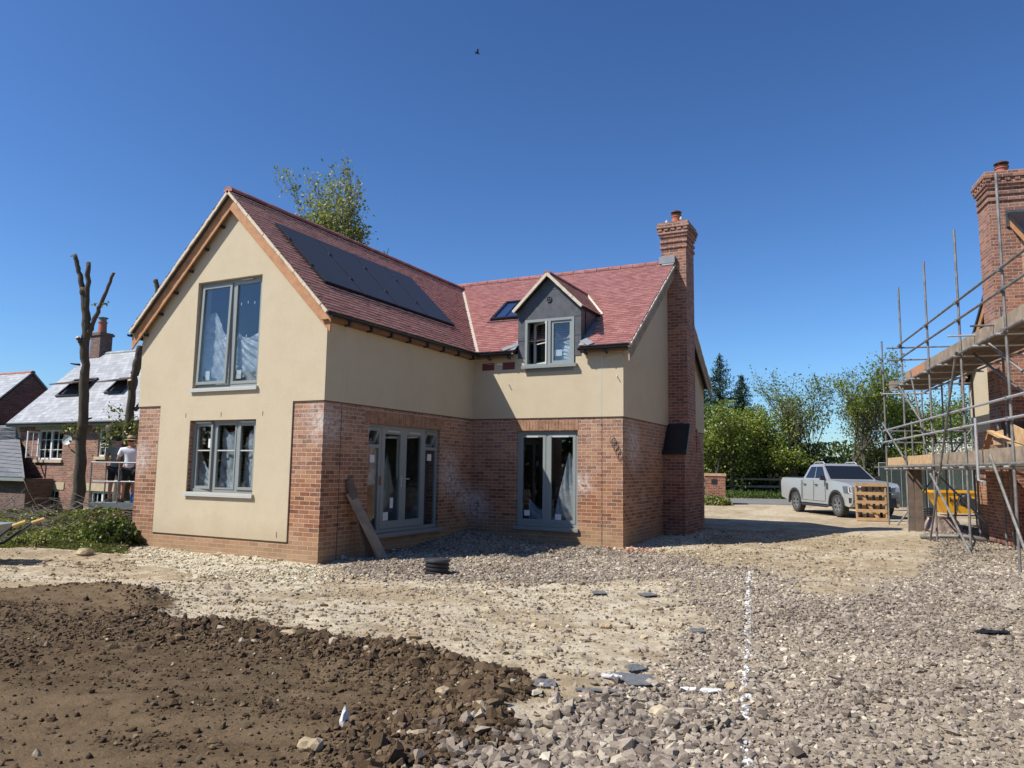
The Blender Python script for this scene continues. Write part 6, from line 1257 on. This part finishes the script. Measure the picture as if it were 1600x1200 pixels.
# barrow at left edge
q = place(4,842,11.6); g = h1(q.x,q.y); wb = empty('wheelbarrow', (q.x,q.y,g), math.atan2(R2.y,R2.x)+.15, 'grey wheelbarrow with yellow-gripped handles cut off by the left edge', 'wheelbarrow')
m = MB(); m.hexa([V(-.75,-.2,.28),V(-.15,-.2,.28),V(-.15,.2,.28),V(-.75,.2,.28),V(-1.0,-.32,.62),V(.03,-.32,.60),V(.03,.32,.60),V(-1.0,.32,.62)]); m.build('tray', M_['frame'], wb, bevel=.02)
for s in (-1, 1):
    m = MB(); m.tube([V(-.9,s*.12,.2), V(-.1,s*.26,.28), V(.28,s*.30,.60)], .022, 8); h_ = m.build('handle', M_['black'], wb, autouv=False); m = MB(); m.tube([V(.27,s*.30,.595), V(.45,s*.31,.66)], .026, 8); m.build('grip', plain('yellow_grip', (.55,.36,.10), .6), h_, autouv=False)
    m = MB(); m.tube([V(-.2,s*.22,.28), V(-.12,s*.22,0)], .02, 6); m.build('leg', M_['black'], wb, autouv=False)
m = MB(); m.lathe(V(-1.1,0,.18), [(.12,-.04),(.18,-.04),(.18,.04),(.12,.04)], 16, axis=(0,1,0)); m.build('wheel', M_['tyre'], wb, autouv=False)
# ================= ACCESS PLATFORM AND TWO MEN
pf = place(186,798,19.6); pz_ = .60; AP = math.atan2(R2.y,R2.x)+.12
ap = empty('access_platform', (pf.x,pf.y,h1(pf.x,pf.y)), AP, 'grey railed access platform beside the left corner of the house', 'platform'); hz = pz_-h1(pf.x,pf.y)
x0_, x1_, y0_, y1_ = -.78, 1.5, -.0, 1.0
m = MB(); m.box(WORLD, x0_, x1_, y0_, y1_, hz-.17, hz); m.build('floor', plain('grey_steel', (.23,.26,.25), .5, var=.1), ap)
for x, y in ((x0_,y0_+.03),(-.08,y0_+.03),(.42,y0_+.03),(x1_,y0_+.03),(x0_,y1_-.03),(.42,y1_-.03),(x1_,y1_-.03)): m = MB(); m.tube([V(x,y,hz), V(x,y,hz+1.05)], .022, 6); m.build('post', M_['galv'], ap, autouv=False)
for z in (1.05,.55):
    m = MB(); m.tube([V(x0_,y0_+.03,hz+z), V(x1_,y0_+.03,hz+z), V(x1_,y1_-.03,hz+z), V(x0_,y1_-.03,hz+z), V(x0_,y0_+.03,hz+z)], .02, 6); m.build('rail', M_['galvl'], ap, autouv=False)
m = MB()
for s in (.15,.85): m.beam(V(-.5,s,.1), V(1.2,s,hz-.2), .06, .05); m.beam(V(1.2,s,.1), V(-.5,s,hz-.2), .06, .05)
m.build('scissor_arm', M_['black'], ap); m = MB(); m.box(WORLD, -.7, 1.4, .1, .9, -.0, .12); m.build('base', M_['black'], ap)
q = ap.matrix_basis@V(.30,.2,hz); m = MB(); m.lathe(V(0,0,0), [(.0,0),(.10,0),(.115,.1),(.11,.22),(.09,.25),(0,.25)], 14); o = m.build('bucket', M_['blue'], autouv=False); o.location = q; tag(o, 'small blue tub on the platform floor at the men\'s feet', 'tub')
SKIN = plain('skin', (.42,.22,.14), .6, var=.08)
def skinned(name, verts, edges, m, par, sub=2, root=0, smooth=True):
    me = bpy.data.meshes.new(name); me.from_pydata([v[0] for v in verts], edges, []); me.materials.append(m); o = bpy.data.objects.new(name, me); COL.objects.link(o); o.parent = par
    sk_m = o.modifiers.new('skin', 'SKIN'); sk_m.use_smooth_shade = smooth
    for i, v in enumerate(verts): rr = v[1]; sv = me.skin_vertices[0].data[i]; sv.radius = rr if isinstance(rr, tuple) else (rr, rr); sv.use_root = (i == root)
    s_ = o.modifiers.new('sub', 'SUBSURF'); s_.levels = s_.render_levels = sub; return o
def person(label, loc, rz, shirt, hair, hat=False, armsf=True, h=1.76, shirt_long=0, group=None):
    p = empty('person', loc, rz, label, 'person', group); k = h/1.76     # faces +y (away), x to its right
    vs, es = [], []
    def a(x, y, z, r): vs.append(((x*k, y*k, z*k), r*k if not isinstance(r, tuple) else (r[0]*k, r[1]*k))); return len(vs)-1
    def e(*c): [es.append((i, j)) for i, j in zip(c, c[1:])]
    pel = a(0,0,.95,.145); wst = a(0,.01,1.10,.13); chs = a(0,.02,1.30,.155); upc = a(0,.01,1.42,.12); nk = a(0,.02,1.50,.06); hb = a(0,.03,1.56,.07); hd_ = a(0,.045,1.65,.098); tp = a(0,.045,1.72,.075); e(pel, wst, chs, upc, nk, hb, hd_, tp)
    nose = a(0,.15,1.63,.018); e(hd_, nose)
    for s in (-1, 1):
        er = a(s*.102,.04,1.64,.018); e(hd_, er)
        hp = a(s*.10,0,.90,.10); kn = a(s*.12,.02,.49,.06); an = a(s*.13,-.02,.09,.042); to = a(s*.15,.14,.045,.042); e(pel, hp, kn, an, to)
        sh = a(s*.20,0,1.40,.065); el = a(s*.29,.06 if armsf else -.02,1.14,.045); wr = a(s*(.27 if armsf else .26),.30 if armsf else .12,1.08 if armsf else .92,.028); e(upc, sh, el, wr)
        pm = a(s*.268,.37 if armsf else .14,1.085 if armsf else .85,.032); e(wr, pm)
        for q_ in range(4):
            b0 = a(s*(.268+(q_-1.5)*.019),(.42 if armsf else .15),(1.09 if armsf else .80),.0095); b1 = a(s*(.268+(q_-1.5)*.021),(.455 if armsf else .16),(1.07 if armsf else .765),.0085); b2 = a(s*(.268+(q_-1.5)*.021),(.455 if armsf else .15),(1.045 if armsf else .74),.0075); e(pm, b0, b1, b2)
        th = a(s*.225,.38 if armsf else .16,1.075 if armsf else .84,.011); t2 = a(s*.215,.42 if armsf else .18,1.06 if armsf else .81,.009); e(pm, th, t2)
    skinned('body', vs, es, SKIN, p)
    vs2, es2 = vs, es; vs, es = [], []
    vs = []; es = []
    hm = a(0,.0,.84-shirt_long,.165); w2 = a(0,.01,1.08,.150); c2 = a(0,.02,1.30,.178); u2 = a(0,.01,1.43,.125); n2_ = a(0,.02,1.475,.075); e(hm, w2, c2, u2, n2_)
    for s in (-1, 1): s1_ = a(s*.205,0,1.405,.083); s2_ = a(s*.265,.03,1.22,.072); e(u2, s1_, s2_)
    skinned('t_shirt', vs, es, shirt, p)
    vs = []; es = []; pp = a(0,0,.93,.165); e0 = pp
    for s in (-1, 1): t0 = a(s*.105,0,.85,.115); t1 = a(s*.125,.015,.50,.088); e(pp, t0, t1)
    skinned('shorts', vs, es, M_['cloth_black'], p)
    for s in (-1, 1): m = MB(); m.box(WORLD, (s*.15-.05)*k, (s*.15+.05)*k, -.09*k, .20*k, 0, .08*k); m.build('boot', M_['cloth_black'], p, bevel=.025)
    if hat:
        m = MB(); m.lathe(V(0,.045*k,1.69*k), [(.17,-.015),(.175,.0),(.11,.012),(.105,.09),(.08,.115),(0,.12)], 20); ht = m.build('straw_hat', plain('straw', (.45,.33,.18), .9, var=.2, scale=20), p, smooth=False, autouv=False); m = MB(); m.lathe(V(0,.045*k,1.705*k), [(.111,0),(.109,.03)], 20); m.build('hat_band', M_['cloth_black'], ht, autouv=False)
    vs = []; es = []; a1_ = a(0,.01,1.60,.075); a2_ = a(0,.03,1.67,.108); a3_ = a(0,.05,1.725,.085); e(a1_, a2_, a3_); skinned('hair', vs, es, hair, p)
    return p
M_['cloth_black'] = plain('dark_cloth', (.014,.015,.02), .9); wsh = plain('white_cotton', (.70,.71,.75), .9, var=.04); gsh = plain('grey_green_cotton', (.16,.18,.15), .9, var=.2, scale=9); hair = plain('dark_hair', (.015,.011,.009), .7)
fz = h1(pf.x,pf.y)+hz
def onp(x, y): q = ap.matrix_basis@V(x,y,0); return (q.x,q.y,fz+.003)
person('man in a white T-shirt, black shorts and straw hat standing on the platform', onp(.05,.36), AP+.35, wsh, hair, hat=True, h=1.74, shirt_long=.06, group='men on the access platform')
person('man in a grey T-shirt and long black shorts leaning at the platform rail', onp(-.34,.52), AP+.1, gsh, hair, armsf=True, h=1.76, group='men on the access platform')
SPLIT = {'fascia','rafter_bracket','movement_bead','movement_joint','drip_bead','sticker','trickle_vent','dormer_mortar','cut_face','coupler','quoin','cable_stub','lead_apron','interior_shelving','skip_rim','lifting_lug','interior_floor','front_skid','grille_bar','scissor_arm','front_board','back_board','clamp'}
# ================= LIGHT
sund = V(1, 1.09, -1.72).normalized()
sl = bpy.data.lights.new('sun', 'SUN'); sl.energy = 5.0; sl.angle = math.radians(.5); sl.color = (1.0,.955,.88); so_ = bpy.data.objects.new('sun', sl); COL.objects.link(so_)
so_.rotation_euler = sund.to_track_quat('-Z', 'Y').to_euler(); so_.location = (-20,-20,40)
w = bpy.data.worlds.new('World'); sc.world = w; w.use_nodes = True; nt = w.node_tree; bg = nt.nodes['Background']
sky = nt.nodes.new('ShaderNodeTexSky'); sky.sky_type = 'NISHITA'; sky.sun_disc = False; sky.sun_elevation = math.asin(-sund.z); sky.sun_rotation = math.atan2(-sund.x, -sund.y)
sky.altitude = 100; sky.air_density = 1.0; sky.dust_density = .6; sky.ozone_density = 4.0
gm = nt.nodes.new('ShaderNodeGamma'); gm.inputs['Gamma'].default_value = 1.3; nt.links.new(sky.outputs[0], gm.inputs['Color'])
nt.links.new(mix(nt, 1., gm.outputs[0], (.80,1.0,1.17), 'MULTIPLY'), bg.inputs['Color']); bg.inputs['Strength'].default_value = .058
sc.view_settings.view_transform = 'Standard'; sc.view_settings.look = 'None'; sc.view_settings.exposure = .42; sc.view_settings.gamma = 1
sc.cycles.max_bounces = 6; sc.cycles.transparent_max_bounces = 12; sc.cycles.use_denoising = True

# every separate piece of these becomes a part of its own
def split_islands(o):
    me = o.data; key = {}; par = list(range(len(me.vertices)))
    def find(i):
        while par[i] != i: par[i] = par[par[i]]; i = par[i]
        return i
    for v in me.vertices:
        k = tuple(round(c, 4) for c in v.co)
        if k in key: par[find(v.index)] = find(key[k])
        else: key[k] = v.index
    for p in me.polygons:
        a = find(p.vertices[0])
        for i in p.vertices[1:]: par[find(i)] = a
    gr = {}
    for p in me.polygons: gr.setdefault(find(p.vertices[0]), []).append(p.index)
    if len(gr) < 2: return
    uvl = me.uv_layers[0].data if me.uv_layers else None; name = o.name.split('.')[0]; mats = list(me.materials)
    for ids in gr.values():
        mb = MB()
        for i in ids: p = me.polygons[i]; mb.face([me.vertices[v].co for v in p.vertices], p.material_index, [tuple(uvl[l].uv) for l in p.loop_indices] if uvl else None)
        n = mb.build(name, mats, o.parent, bevel=.004 if o.modifiers else 0); n.matrix_basis = o.matrix_basis
        if n.material_slots and len(mats) > 1 and len(set(mb.mi)) == 1: 
            m_ = mats[mb.mi[0]]; n.data.materials.clear(); n.data.materials.append(m_); n.data.polygons.foreach_set('material_index', [0]*len(ids))
    bpy.data.objects.remove(o)
for o in [o for o in COL.objects if o.type == 'MESH' and o.name.split('.')[0] in SPLIT]: split_islands(o)
